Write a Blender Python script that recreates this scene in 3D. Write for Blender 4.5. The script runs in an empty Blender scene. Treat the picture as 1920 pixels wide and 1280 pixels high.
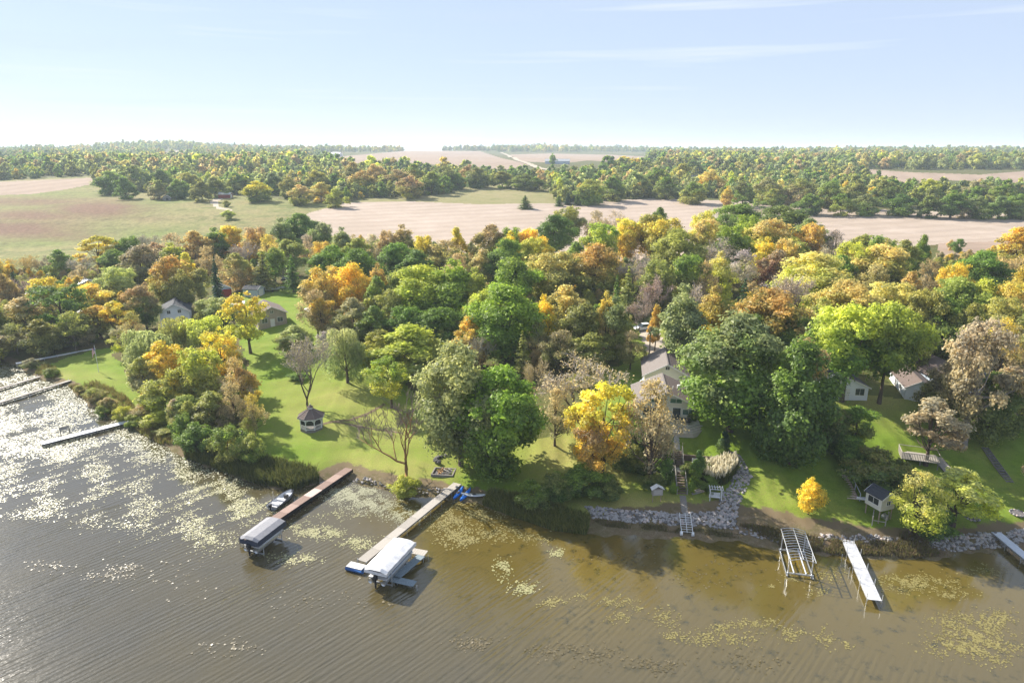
import bpy, math, random
import numpy as np
from mathutils import Vector, Matrix
RAD = math.radians
scene = bpy.context.scene
COL = scene.collection
rng = np.random.default_rng(7)
random.seed(7)

# ---------------------------------------------------------------- camera, sky, sun, exposure
CAM_H, PITCH, F = 50.0, RAD(15.66), 1280.0
cam_d = bpy.data.cameras.new('camera'); cam = bpy.data.objects.new('camera', cam_d); COL.objects.link(cam)
cam.location = (0, 0, CAM_H); cam.rotation_euler = (math.pi/2 - PITCH, 0, 0)
cam_d.sensor_width = 36; cam_d.lens = 24.0; cam_d.clip_start = 0.5; cam_d.clip_end = 80000
scene.camera = cam
SUN_AZ, SUN_EL = RAD(49), RAD(33)            # azimuth measured to the left of the view direction
world = bpy.data.worlds.new('World'); scene.world = world; world.use_nodes = True
wn, wl = world.node_tree.nodes, world.node_tree.links
wn.clear()
w_out = wn.new('ShaderNodeOutputWorld'); w_bg = wn.new('ShaderNodeBackground'); w_sky = wn.new('ShaderNodeTexSky')
w_sky.sky_type = 'NISHITA'; w_sky.sun_disc = False
w_sky.sun_elevation = SUN_EL; w_sky.sun_rotation = -SUN_AZ
w_sky.altitude = 300; w_sky.air_density = 1.0; w_sky.dust_density = 0.3; w_sky.ozone_density = 1.5
w_bg.inputs['Strength'].default_value = 0.056
# thin cirrus and old contrails
def wnode(t, **k):
    n = wn.new(t)
    for a, b in k.items(): setattr(n, a, b)
    return n
w_tc = wnode('ShaderNodeTexCoord')
w_map = wnode('ShaderNodeMapping'); w_map.inputs['Rotation'].default_value = (0, RAD(-4), RAD(8)); w_map.inputs['Scale'].default_value = (1.6, 1.6, 26)
wl.new(w_tc.outputs['Generated'], w_map.inputs['Vector'])
w_no = wnode('ShaderNodeTexNoise'); w_no.inputs['Scale'].default_value = 1.5; w_no.inputs['Detail'].default_value = 5; w_no.inputs['Roughness'].default_value = .55
wl.new(w_map.outputs['Vector'], w_no.inputs['Vector'])
w_rp = wnode('ShaderNodeMapRange'); w_rp.inputs['From Min'].default_value = .58; w_rp.inputs['From Max'].default_value = .85
w_rp.inputs['To Min'].default_value = .76; w_rp.inputs['To Max'].default_value = .92
wl.new(w_no.outputs['Fac'], w_rp.inputs['Value'])
w_mix = wnode('ShaderNodeMixRGB'); w_mix.inputs['Color2'].default_value = (5.0, 5.9, 7.2, 1)
wl.new(w_rp.outputs['Result'], w_mix.inputs['Fac']); wl.new(w_sky.outputs['Color'], w_mix.inputs['Color1'])
w_map2 = wnode('ShaderNodeMapping'); w_map2.inputs['Rotation'].default_value = (0, RAD(5), RAD(-14)); w_map2.inputs['Scale'].default_value = (1.1, 1.1, 34)
wl.new(w_tc.outputs['Generated'], w_map2.inputs['Vector'])
w_no2 = wnode('ShaderNodeTexNoise'); w_no2.inputs['Scale'].default_value = 1.7; w_no2.inputs['Detail'].default_value = 6; wl.new(w_map2.outputs['Vector'], w_no2.inputs['Vector'])
w_r2 = wnode('ShaderNodeMapRange'); w_r2.inputs['From Min'].default_value = .60; w_r2.inputs['From Max'].default_value = .82; w_r2.inputs['To Min'].default_value = 0; w_r2.inputs['To Max'].default_value = .55; wl.new(w_no2.outputs['Fac'], w_r2.inputs['Value'])
w_m2 = wnode('ShaderNodeMixRGB'); w_m2.inputs['Color2'].default_value = (7.6, 7.9, 8.3, 1); wl.new(w_r2.outputs['Result'], w_m2.inputs['Fac']); wl.new(w_mix.outputs['Color'], w_m2.inputs['Color1'])
w_ti = wnode('ShaderNodeMixRGB', blend_type='MULTIPLY'); w_ti.inputs['Fac'].default_value = 1; w_ti.inputs['Color2'].default_value = (.99, .99, 1.06, 1)
wl.new(w_m2.outputs['Color'], w_ti.inputs['Color1']); wl.new(w_ti.outputs['Color'], w_bg.inputs['Color'])
wl.new(w_bg.outputs['Background'], w_out.inputs['Surface'])
sun_d = bpy.data.lights.new('sun', 'SUN'); sun = bpy.data.objects.new('sun', sun_d); COL.objects.link(sun)
sun_d.energy = 5.0; sun_d.angle = RAD(0.53); sun_d.color = (1.0, .93, .82)
sdir = Vector((-math.sin(SUN_AZ)*math.cos(SUN_EL), math.cos(SUN_AZ)*math.cos(SUN_EL), math.sin(SUN_EL)))
sun.rotation_euler = sdir.to_track_quat('Z', 'Y').to_euler()
sun.location = sdir * 400
vs = scene.view_settings
vs.view_transform = 'Standard'; vs.look = 'None'; vs.gamma = 1.0; vs.use_curve_mapping = False
vs.exposure = 1.25
scene.cycles.max_bounces = 9; scene.cycles.diffuse_bounces = 5; scene.cycles.glossy_bounces = 3
scene.cycles.transmission_bounces = 5; scene.cycles.transparent_max_bounces = 8; scene.cycles.volume_bounces = 1
scene.cycles.use_denoising = True
scene.cycles.sample_clamp_indirect = 6

# ---------------------------------------------------------------- photograph geometry -> place
SP, CP = math.sin(PITCH), math.cos(PITCH)
def ray(u, v):
    cx, cy = (u-960)/F, (640-v)/F
    return cx, cy*SP + CP, cy*CP - SP
def proj(x, y, z):
    dz = z - CAM_H
    d = y*CP - dz*SP
    d = np.maximum(d, 1e-3)
    return 960 + F*x/d, 640 - F*(y*SP + dz*CP)/d, d
def smooth(a, b, x):
    t = np.clip((x-a)/(b-a), 0, 1); return t*t*(3-2*t)
def on_water(u, v, z=0.0):
    dx, dy, dz = ray(u, v); t = (z-CAM_H)/dz
    return dx*t, dy*t
SHORE_PX = [(-420,590),(-200,640),(-60,665),(28,683),(75,712),(128,724),(165,758),(205,782),(250,796),(300,832),(345,856),(400,877),(470,902),(530,918),
            (575,912),(625,893),(680,905),(740,925),(790,930),(850,936),(900,946),(960,966),(1040,992),(1110,1001),(1200,1007),
            (1280,1010),(1380,1016),(1460,1030),(1560,1040),(1640,1047),(1700,1050),(1760,1046),(1810,1037),(1860,1031),(1920,1024),(2100,1010),(2500,1000)]
_s = [on_water(u, v) for u, v in SHORE_PX]
SX = np.array([a for a, b in _s]); SY = np.array([b for a, b in _s])
assert np.all(np.diff(SX) > 0)
def shore_y(x):
    return np.interp(x, SX, SY) + .35*np.sin(x*.9) + .25*np.sin(x*2.3+1)
SG = np.array([-30, -4, 0, 2, 5, 10, 16, 19, 24, 35, 60, 100, 160], float)
XC = np.array([-120, -75, -40, -20, -2, 12, 17, 30, 37, 55, 75, 120], float)
ZT = np.array([
 [-2, -.6, 0, .35, .6, .9, 1.1, 1.3, 1.6, 2.4, 4.0, 5.5, 6.2],
 [-2, -.6, 0, .35, .6, .9, 1.1, 1.3, 1.6, 2.6, 4.6, 6.0, 6.8],
 [-2, -.6, 0, .40, .8, 1.2, 1.5, 1.7, 2.0, 2.8, 5.2, 7.2, 8.2],
 [-2, -.6, 0, .50, .9, 1.3, 1.7, 1.9, 2.3, 3.2, 5.8, 8.0, 9.0],
 [-2, -.6, 0, .45, .9, 1.4, 1.9, 2.3, 3.2, 5.0, 7.2, 9.0, 9.8],
 [-2, -.6, 0, .30, 1.0, 1.6, 2.2, 3.2, 5.2, 6.6, 8.0, 9.6, 10.6],
 [-2, -.6, 0, .30, 1.1, 1.6, 2.3, 2.8, 6.1, 6.8, 8.2, 9.8, 11.],
 [-2, -.6, 0, .30, 1.1, 1.7, 2.5, 3.1, 6.2, 6.9, 8.3, 10., 11.],
 [-2, -.6, 0, .40, 1.2, 2.4, 4.1, 4.9, 6.1, 7.1, 8.6, 10., 11.],
 [-2, -.6, 0, .60, 1.5, 2.2, 3.2, 3.9, 5.2, 7.4, 9.0, 10., 11.],
 [-2, -.6, 0, .80, 1.7, 2.2, 3.0, 3.7, 5.2, 7.6, 9.2, 10., 11.],
 [-2, -.6, 0, .80, 1.7, 2.2, 3.0, 3.7, 5.2, 7.6, 9.2, 10., 11.]])
FARY = np.array([0, 200, 320, 400, 480, 600, 800, 1000, 1300, 1700, 2200, 3000, 4500, 7000, 25000], float)
FARZ = np.array([9, 9.5, 11.5, 15, 18.5, 22, 26, 29, 33, 36.5, 38.5, 39, 37, 35, 33], float)
HILLS = [(-1240, 2500, 300, 420, 25), (-2100, 3000, 700, 500, 4), (-420, 2600, 620, 500, 6), (40, 2900, 260, 400, 10), (400, 3000, 420, 400, 6),
         (-110, 560, 90, 70, 3), (40, 520, 80, 70, 2.5), (330, 380, 170, 120, 2), (-300, 900, 200, 200, 3), (420, 900, 400, 200, 2),
         (120, 250, 110, 60, 2.5), (-320, 480, 160, 140, -4), (-2600, 3600, 1200, 600, 3)]
def ground(x, y):
    x = np.asarray(x, float); y = np.asarray(y, float)
    s = y - shore_y(x)
    s = np.where(x < -35, s*np.interp(x, [-120, -35], [.72, .95]), s)
    near = np.zeros(np.broadcast(x, y).shape)
    xx = np.clip(x, XC[0], XC[-1])
    for j in range(len(XC)):
        l = XC[j-1] if j else XC[0]-1; r = XC[j+1] if j < len(XC)-1 else XC[-1]+1
        wgt = np.where(xx <= XC[j], (xx-l)/(XC[j]-l), (r-xx)/(r-XC[j]))
        wgt = np.clip(wgt, 0, 1)
        near = near + wgt*np.interp(s, SG, ZT[j])
    far = np.interp(y, FARY, FARZ)
    for hx, hy, sx, sy, a in HILLS:
        far = far + a*np.exp(-((x-hx)/sx)**2 - ((y-hy)/sy)**2)
    roll = np.clip((y-260)/300, 0, 1)*(1.1*np.sin(x/71+1)*np.sin(y/93) + .8*np.sin(x/37+y/53)) + np.clip((y-900)/900, 0, 1)*4*np.sin(x/310+.6)*np.sin(y/420)
    w = smooth(95, 170, s)
    bump = .05*np.sin(x*.7+y*.4)+.05*np.sin(y*.9-x*.33)
    return near*(1-w) + (far+roll)*w + bump*np.clip(s/6, 0, 1)
_T = np.concatenate([np.linspace(55, 400, 700), np.geomspace(401, 30000, 900)])
def hit(u, v, off=0.0):
    """world point of the ground (raised by off) seen at a pixel of the 1920 x 1280 photograph"""
    dx, dy, dz = ray(u, v)
    x, y, z = dx*_T, dy*_T, CAM_H + dz*_T
    below = z <= ground(x, y) + off
    k = int(np.argmax(below)) if below.any() else len(_T)-1
    lo, hi = (_T[k-1] if k else _T[0]), _T[k]
    for _ in range(18):
        m = .5*(lo+hi)
        if CAM_H + dz*m <= float(ground(dx*m, dy*m)) + off: hi = m
        else: lo = m
    return dx*hi, dy*hi, CAM_H + dz*hi - off
def gz(x, y): return float(ground(x, y))
def in_poly(U, V, P):
    P = np.asarray(P, float); ins = np.zeros(np.shape(U), bool); n = len(P); j = n-1
    for i in range(n):
        xi, yi, xj, yj = P[i, 0], P[i, 1], P[j, 0], P[j, 1]
        if yi != yj:
            c = ((yi > V) != (yj > V)) & (U < (xj-xi)*(V-yi)/(yj-yi)+xi); ins ^= c
        j = i
    return ins

# ---------------------------------------------------------------- materials
MATS = {}
def newmat(name):
    m = bpy.data.materials.new(name); m.use_nodes = True; m.node_tree.nodes.clear(); MATS[name] = m
    nt = m.node_tree
    def N(t, **k):
        n = nt.nodes.new(t)
        for a, b in k.items():
            if isinstance(a, str) and a.startswith('i_'):
                n.inputs[a[2:].replace('_', ' ')].default_value = b
            else: setattr(n, a, b)
        return n
    return m, N, nt.links.new
def c4(c): return (c[0], c[1], c[2], 1.0)
def plain(name, col, rough=.6, metal=0.0, var=.25, scale=3.0, bump=.1, spec=.4, grain=None):
    """painted / timber / metal surface with uneven colour and a little relief"""
    m, N, L = newmat(name)
    out = N('ShaderNodeOutputMaterial'); b = N('ShaderNodeBsdfPrincipled')
    b.inputs['Roughness'].default_value = rough; b.inputs['Metallic'].default_value = metal; b.inputs['Specular IOR Level'].default_value = spec
    tc = N('ShaderNodeTexCoord'); mp = N('ShaderNodeMapping')
    if grain: mp.inputs['Scale'].default_value = grain
    L(tc.outputs['Object'], mp.inputs['Vector'])
    no = N('ShaderNodeTexNoise'); no.inputs['Scale'].default_value = scale; no.inputs['Detail'].default_value = 5; no.inputs['Roughness'].default_value = .65
    L(mp.outputs['Vector'], no.inputs['Vector'])
    rp = N('ShaderNodeMapRange'); rp.inputs['From Min'].default_value = .3; rp.inputs['From Max'].default_value = .7
    rp.inputs['To Min'].default_value = 1-var; rp.inputs['To Max'].default_value = 1+var*.6
    L(no.outputs['Fac'], rp.inputs['Value'])
    mx = N('ShaderNodeVectorMath', operation='SCALE'); mx.inputs[0].default_value = col
    L(rp.outputs['Result'], mx.inputs['Scale']); L(mx.outputs['Vector'], b.inputs['Base Color'])
    if bump:
        bp = N('ShaderNodeBump'); bp.inputs['Strength'].default_value = bump; bp.inputs['Distance'].default_value = .05
        L(no.outputs['Fac'], bp.inputs['Height']); L(bp.outputs['Normal'], b.inputs['Normal'])
    L(b.outputs['BSDF'], out.inputs['Surface'])
    return m
def ground_mat(name, cols, scales=(.05, .6), bump=.3, bscale=6.0, attr=None, attrcol=None, rows=None, rough=.95, fine=.25, bdist=.25, speck=None, mud=None):
    """ground: three colours mixed by a broad and a fine noise, an optional painted mask and optional drill rows"""
    m, N, L = newmat(name)
    out = N('ShaderNodeOutputMaterial'); b = N('ShaderNodeBsdfPrincipled'); b.inputs['Roughness'].default_value = rough; b.inputs['Specular IOR Level'].default_value = .1
    geo = N('ShaderNodeNewGeometry')
    n1 = N('ShaderNodeTexNoise'); n1.inputs['Scale'].default_value = scales[0]; n1.inputs['Detail'].default_value = 4
    n2 = N('ShaderNodeTexNoise'); n2.inputs['Scale'].default_value = scales[1]; n2.inputs['Detail'].default_value = 6; n2.inputs['Roughness'].default_value = .7
    n3 = N('ShaderNodeTexNoise'); n3.inputs['Scale'].default_value = bscale; n3.inputs['Detail'].default_value = 4; n3.inputs['Roughness'].default_value = .8
    for n in (n1, n2, n3): L(geo.outputs['Position'], n.inputs['Vector'])
    def ramp(src, a, bb):
        r = N('ShaderNodeMapRange'); r.inputs['From Min'].default_value = a; r.inputs['From Max'].default_value = bb; L(src, r.inputs['Value']); return r.outputs['Result']
    m1 = N('ShaderNodeMixRGB'); m1.inputs['Color1'].default_value = c4(cols[0]); m1.inputs['Color2'].default_value = c4(cols[1])
    L(ramp(n1.outputs['Fac'], .38, .62), m1.inputs['Fac'])
    m2 = N('ShaderNodeMixRGB'); m2.inputs['Color2'].default_value = c4(cols[2]); L(m1.outputs['Color'], m2.inputs['Color1'])
    L(ramp(n2.outputs['Fac'], .48, .72), m2.inputs['Fac'])
    col = m2.outputs['Color']
    if attr:
        at = N('ShaderNodeAttribute', attribute_name=attr)
        ad = N('ShaderNodeMath', operation='ADD'); L(at.outputs['Fac'], ad.inputs[0])
        sb = N('ShaderNodeMath', operation='MULTIPLY_ADD'); L(n2.outputs['Fac'], sb.inputs[0]); sb.inputs[1].default_value = .9; sb.inputs[2].default_value = -.45
        ml = N('ShaderNodeMath', operation='MULTIPLY'); L(sb.outputs[0], ml.inputs[0])
        gt = N('ShaderNodeMath', operation='GREATER_THAN'); L(at.outputs['Fac'], gt.inputs[0]); gt.inputs[1].default_value = .02; L(gt.outputs[0], ml.inputs[1])
        L(ml.outputs[0], ad.inputs[1])
        cl = N('ShaderNodeClamp'); L(ad.outputs[0], cl.inputs['Value'])
        m3 = N('ShaderNodeMixRGB'); m3.inputs['Color2'].default_value = c4(attrcol); L(cl.outputs[0], m3.inputs['Fac']); L(col, m3.inputs['Color1']); col = m3.outputs['Color']
    if rows:
        mp = N('ShaderNodeMapping'); mp.inputs['Rotation'].default_value = (0, 0, rows[0]); L(geo.outputs['Position'], mp.inputs['Vector'])
        wv = N('ShaderNodeTexWave'); wv.inputs['Scale'].default_value = rows[1]; wv.inputs['Distortion'].default_value = 3.5; wv.inputs['Detail'].default_value = 3; wv.inputs['Detail Scale'].default_value = .15
        L(mp.outputs['Vector'], wv.inputs['Vector'])
        m4 = N('ShaderNodeMixRGB', blend_type='MULTIPLY'); m4.inputs['Fac'].default_value = 1
        r = N('ShaderNodeMapRange'); r.inputs['To Min'].default_value = rows[2]; r.inputs['To Max'].default_value = 1.06; L(wv.outputs['Fac'], r.inputs['Value'])
        L(col, m4.inputs['Color1']); L(r.outputs['Result'], m4.inputs['Color2']); col = m4.outputs['Color']
    m5 = N('ShaderNodeMixRGB', blend_type='MULTIPLY'); m5.inputs['Fac'].default_value = 1
    r = N('ShaderNodeMapRange'); r.inputs['From Min'].default_value = .3; r.inputs['From Max'].default_value = .7
    r.inputs['To Min'].default_value = 1-fine; r.inputs['To Max'].default_value = 1+fine; L(n3.outputs['Fac'], r.inputs['Value'])
    L(col, m5.inputs['Color1']); L(r.outputs['Result'], m5.inputs['Color2'])
    col = m5.outputs['Color']
    if speck:
        n4 = N('ShaderNodeTexNoise'); n4.inputs['Scale'].default_value = 3.3; n4.inputs['Detail'].default_value = 5; n4.inputs['Roughness'].default_value = .85; L(geo.outputs['Position'], n4.inputs['Vector'])
        ms = N('ShaderNodeMath', operation='MULTIPLY'); L(ramp(n4.outputs['Fac'], .52, .66), ms.inputs[0]); L(ramp(n1.outputs['Fac'], .40, .60), ms.inputs[1])
        m6 = N('ShaderNodeMixRGB'); m6.inputs['Color2'].default_value = c4(speck); L(ms.outputs[0], m6.inputs['Fac']); L(col, m6.inputs['Color1']); col = m6.outputs['Color']
    if mud:
        am = N('ShaderNodeAttribute', attribute_name='mud'); nm_ = N('ShaderNodeTexNoise'); nm_.inputs['Scale'].default_value = 1.1; nm_.inputs['Detail'].default_value = 6; nm_.inputs['Roughness'].default_value = .7; L(geo.outputs['Position'], nm_.inputs['Vector'])
        aa = N('ShaderNodeMath', operation='MULTIPLY_ADD'); L(nm_.outputs['Fac'], aa.inputs[0]); aa.inputs[1].default_value = 1.1; L(am.outputs['Fac'], aa.inputs[2])
        m7 = N('ShaderNodeMixRGB'); m7.inputs['Color2'].default_value = c4(mud); L(ramp(aa.outputs[0], 1.0, 1.22), m7.inputs['Fac']); L(col, m7.inputs['Color1']); col = m7.outputs['Color']
    L(col, b.inputs['Base Color'])
    bp = N('ShaderNodeBump'); bp.inputs['Strength'].default_value = bump; bp.inputs['Distance'].default_value = bdist
    L(n3.outputs['Fac'], bp.inputs['Height']); L(bp.outputs['Normal'], b.inputs['Normal'])
    L(b.outputs['BSDF'], out.inputs['Surface'])
    return m
def leaf_mat(name, mode='OBJECT', trans=.58):
    """foliage: the tree's own two colours (body and tip), each leaf a little different"""
    m, N, L = newmat(name)
    out = N('ShaderNodeOutputMaterial')
    a1 = N('ShaderNodeAttribute', attribute_name='tint', attribute_type=mode); a2 = N('ShaderNodeAttribute', attribute_name='tip', attribute_type=mode)
    rn = N('ShaderNodeAttribute', attribute_name='rnd'); hg = N('ShaderNodeAttribute', attribute_name='hgt')
    oi = N('ShaderNodeObjectInfo')
    tcn = N('ShaderNodeTexCoord'); no = N('ShaderNodeTexNoise'); no.inputs['Scale'].default_value = .45; no.inputs['Detail'].default_value = 3
    vadd = N('ShaderNodeVectorMath', operation='ADD'); L(tcn.outputs['Object'], vadd.inputs[0])
    sc = N('ShaderNodeVectorMath', operation='SCALE'); sc.inputs[0].default_value = (37, 51, 19); L(oi.outputs['Random'], sc.inputs['Scale']); L(sc.outputs['Vector'], vadd.inputs[1])
    L(vadd.outputs['Vector'], no.inputs['Vector'])
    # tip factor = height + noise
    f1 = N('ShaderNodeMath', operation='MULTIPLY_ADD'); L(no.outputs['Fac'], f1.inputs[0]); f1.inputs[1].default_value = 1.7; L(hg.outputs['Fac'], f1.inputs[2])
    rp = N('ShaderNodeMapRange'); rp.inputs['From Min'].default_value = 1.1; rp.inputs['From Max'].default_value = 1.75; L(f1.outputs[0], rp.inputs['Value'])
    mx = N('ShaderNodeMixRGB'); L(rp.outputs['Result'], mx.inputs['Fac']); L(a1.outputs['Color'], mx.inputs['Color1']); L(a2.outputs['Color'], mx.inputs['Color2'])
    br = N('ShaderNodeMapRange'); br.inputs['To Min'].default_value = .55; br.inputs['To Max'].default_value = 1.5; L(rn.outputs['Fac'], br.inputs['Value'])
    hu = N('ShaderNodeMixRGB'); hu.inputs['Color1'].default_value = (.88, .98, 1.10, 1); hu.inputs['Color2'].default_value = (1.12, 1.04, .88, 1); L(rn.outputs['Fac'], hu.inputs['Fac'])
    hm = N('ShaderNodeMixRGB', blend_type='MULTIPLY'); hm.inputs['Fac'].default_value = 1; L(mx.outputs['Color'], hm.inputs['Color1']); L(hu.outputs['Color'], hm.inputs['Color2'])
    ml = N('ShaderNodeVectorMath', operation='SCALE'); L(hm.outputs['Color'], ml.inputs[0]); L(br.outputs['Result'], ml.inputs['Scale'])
    df = N('ShaderNodeBsdfDiffuse'); tr = N('ShaderNodeBsdfTranslucent'); gl = N('ShaderNodeBsdfGlossy'); gl.inputs['Roughness'].default_value = .45; gl.inputs['Color'].default_value = (1, 1, 1, 1)
    L(ml.outputs['Vector'], df.inputs['Color']); L(ml.outputs['Vector'], tr.inputs['Color'])
    ms = N('ShaderNodeMixShader'); ms.inputs['Fac'].default_value = trans; L(df.outputs[0], ms.inputs[1]); L(tr.outputs[0], ms.inputs[2])
    mg = N('ShaderNodeMixShader'); mg.inputs['Fac'].default_value = .018; L(ms.outputs[0], mg.inputs[1]); L(gl.outputs[0], mg.inputs[2])
    L(mg.outputs[0], out.inputs['Surface'])
    return m

# ---------------------------------------------------------------- scene helpers
def tag(o, label=None, cat=None, group=None, kind=None):
    if label: o['label'] = label
    if cat: o['category'] = cat
    if group: o['group'] = group
    if kind: o['kind'] = kind
    return o
def link(o, parent=None):
    COL.objects.link(o)
    if parent is not None: o.parent = parent
    return o
def empty(name, loc, rz=0.0, label=None, cat=None, group=None):
    o = bpy.data.objects.new(name, None); o.location = loc; o.rotation_euler = (0, 0, rz); o.empty_display_size = .3
    link(o); return tag(o, label, cat, group)
def mesh_np(name, V, Fq, mat, smooth_=False, attrs=None):
    """fast mesh from numpy quads or triangles; attrs: {name: (domain, values)}"""
    me = bpy.data.meshes.new(name); V = np.asarray(V, np.float32); Fq = np.asarray(Fq, np.int32); k = Fq.shape[1]
    me.vertices.add(len(V)); me.vertices.foreach_set('co', V.ravel())
    me.loops.add(Fq.size); me.loops.foreach_set('vertex_index', Fq.ravel())
    me.polygons.add(len(Fq)); me.polygons.foreach_set('loop_start', np.arange(0, Fq.size, k, dtype=np.int32))
    me.polygons.foreach_set('use_smooth', np.full(len(Fq), smooth_))
    if mat is not None: me.materials.append(mat)
    for n, (dom, val) in (attrs or {}).items():
        a = me.attributes.new(n, 'FLOAT', dom); a.data.foreach_set('value', np.asarray(val, np.float32))
    me.update(calc_edges=True); me.validate()
    return me
class MB:
    def __init__(s): s.v = []; s.f = []
    def add(s, vs, fs):
        o = len(s.v); s.v += [tuple(p) for p in vs]; s.f += [tuple(i+o for i in f) for f in fs]; return s
    def box(s, x0, x1, y0, y1, z0, z1):
        return s.add([(x0,y0,z0),(x1,y0,z0),(x1,y1,z0),(x0,y1,z0),(x0,y0,z1),(x1,y0,z1),(x1,y1,z1),(x0,y1,z1)],
                     [(0,3,2,1),(4,5,6,7),(0,1,5,4),(1,2,6,5),(2,3,7,6),(3,0,4,7)])
    def tube(s, pts, r, n=6, cap=True):
        pts = [Vector(p) for p in pts]; rs = r if isinstance(r, (list, tuple)) else [r]*len(pts); vs = []; fs = []
        for i, p in enumerate(pts):
            d = (pts[min(i+1, len(pts)-1)] - pts[max(i-1, 0)]).normalized()
            a = d.cross(Vector((0, 0, 1)));
            if a.length < 1e-3: a = d.cross(Vector((0, 1, 0)))
            a.normalize(); b = d.cross(a)
            for k in range(n):
                t = 2*math.pi*(k+.5)/n; vs.append(p + (a*math.cos(t) + b*math.sin(t))*rs[i])
        for i in range(len(pts)-1):
            for k in range(n):
                k2 = (k+1) % n; fs.append((i*n+k, i*n+k2, (i+1)*n+k2, (i+1)*n+k))
        if cap: fs.append(tuple(range(n))); fs.append(tuple(range((len(pts)-1)*n, len(pts)*n))[::-1])
        return s.add(vs, fs)
    def beam(s, p, q, w, h):
        """square bar from p to q, w wide, h tall"""
        p, q = Vector(p), Vector(q); d = (q-p).normalized(); a = d.cross(Vector((0, 0, 1)))
        if a.length < 1e-3: a = Vector((1, 0, 0))
        a.normalize(); b = a.cross(d); vs = []
        for e in (p, q):
            for i, j in ((-1,-1),(1,-1),(1,1),(-1,1)): vs.append(e + a*(i*w/2) + b*(j*h/2))
        return s.add(vs, [(0,1,2,3),(7,6,5,4),(0,4,5,1),(1,5,6,2),(2,6,7,3),(3,7,4,0)])
    def prism(s, poly, z0, z1):
        n = len(poly); vs = [(x, y, z0) for x, y in poly] + [(x, y, z1) for x, y in poly]
        return s.add(vs, [tuple(range(n))[::-1], tuple(range(n, 2*n))] + [(i, (i+1) % n, n+(i+1) % n, n+i) for i in range(n)])
    def slab(s, quad, t):
        """thick sheet under a quad given by 4 corner points"""
        q = [Vector(p) for p in quad]; nrm = (q[1]-q[0]).cross(q[3]-q[0]).normalized()
        vs = q + [p - nrm*t for p in q]
        return s.add(vs, [(0,1,2,3),(7,6,5,4),(0,4,5,1),(1,5,6,2),(2,6,7,3),(3,7,4,0)])
    def lathe(s, prof, n=16, c=(0, 0, 0)):
        vs = []; m = len(prof)
        for r, z in prof:
            for k in range(n):
                t = 2*math.pi*k/n; vs.append((c[0]+r*math.cos(t), c[1]+r*math.sin(t), c[2]+z))
        fs = [(i*n+k, i*n+(k+1) % n, (i+1)*n+(k+1) % n, (i+1)*n+k) for i in range(m-1) for k in range(n)]
        fs += [tuple(range(n))[::-1], tuple(range((m-1)*n, m*n))]
        return s.add(vs, fs)
    def build(s, name, mat, parent=None, smooth_=False, bevel=0.0):
        me = bpy.data.meshes.new(name); me.from_pydata(s.v, [], s.f); me.materials.append(mat)
        if smooth_:
            for p in me.polygons: p.use_smooth = True
        o = bpy.data.objects.new(name, me); link(o, parent)
        if bevel:
            b = o.modifiers.new('bevel', 'BEVEL'); b.width = bevel; b.segments = 2
        return o
# ---------------------------------------------------------------- the ground, one sheet cut into its kinds
m_lawn = ground_mat('lawn_grass', [(.15,.225,.024), (.20,.25,.040), (.11,.17,.018)], (.09, .7), .8, 8, 'dry', (.34,.31,.10), fine=.36, bdist=.12, speck=(.20,.165,.06), mud=(.17,.13,.075))
m_floor = ground_mat('woodland_floor', [(.10,.085,.03), (.075,.10,.025), (.16,.115,.05)], (.12, .9), .6, 5, 'dry', (.13,.15,.04), fine=.35, mud=(.17,.13,.075))
m_field = ground_mat('stubble', [(.365,.295,.24), (.32,.255,.20), (.41,.335,.275)], (.008, .05), .4, .7, rows=(RAD(74), .022, .95), fine=.07, bdist=.2)
m_hill = ground_mat('dry_pasture', [(.21,.195,.085), (.245,.215,.105), (.165,.17,.06)], (.02, .12), .5, .5, fine=.15, bdist=.3)
m_meadow = ground_mat('meadow_grass', [(.155,.185,.048), (.225,.195,.085), (.085,.115,.028)], (.016, .09), .9, .5, 'dry', (.155,.09,.055), fine=.42, bdist=.5)
m_soil = ground_mat('far_crop', [(.27,.20,.15), (.30,.225,.17), (.235,.175,.125)], (.004, .03), .3, .2, rows=(RAD(20), .012, .93), fine=.06)
m_farg = ground_mat('far_grass', [(.085,.095,.03), (.11,.10,.04), (.06,.075,.022)], (.006, .05), .5, .2, fine=.2)
m_mud = ground_mat('shore_mud', [(.17,.125,.075), (.13,.11,.05), (.23,.18,.12)], (.3, 1.6), .8, 7, fine=.35, bdist=.12)
m_gravel = ground_mat('gravel', [(.40,.34,.27), (.36,.30,.23), (.44,.38,.30)], (.05, .4), .3, 3, fine=.1)

LAWN = [[(60,690),(140,668),(200,650),(235,690),(262,735),(270,770),(255,800),(190,775),(130,725),(85,705)],
        [(440,610),(520,585),(600,600),(640,650),(745,690),(790,760),(870,840),(900,915),(850,925),(780,925),(690,905),(640,890),(600,902),(560,905),(420,850),(440,760),(470,700)],
        [(1100,700),(1280,650),(1500,690),(1560,740),(1700,745),(2200,760),(2400,1010),(1920,1000),(1780,1005),(1640,1006),(1560,1003),(1475,985),(1400,965),(1360,985),(1100,975),(860,920),(900,850),(1000,830),(1090,780)],
        [(1180,610),(1260,610),(1300,680),(1190,700)], [(400,560),(560,520),(640,560),(520,610)]]
FIELD = [(585,398),(650,379),(767,376.5),(900,382),(1033,380),(1100,377),(1240,372),(1387,377),(1537,388),(1762,397),(1920,401),(2400,410),(2400,440),(1920,428),(1880,452),(1780,456),(1600,474),(1300,500),(1000,500),(870,474),(640,452),(585,425),(555,408)]
BROWN = [(1760,456),(1880,452),(1925,428),(2400,440),(2400,520),(1900,500),(1760,490)]
HILLP = [(640,381),(690,372),(760,370),(855,362),(838,352),(893,346),(953,344),(1030,347),(1042,381),(900,383),(767,377.5),(650,380)]
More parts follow.
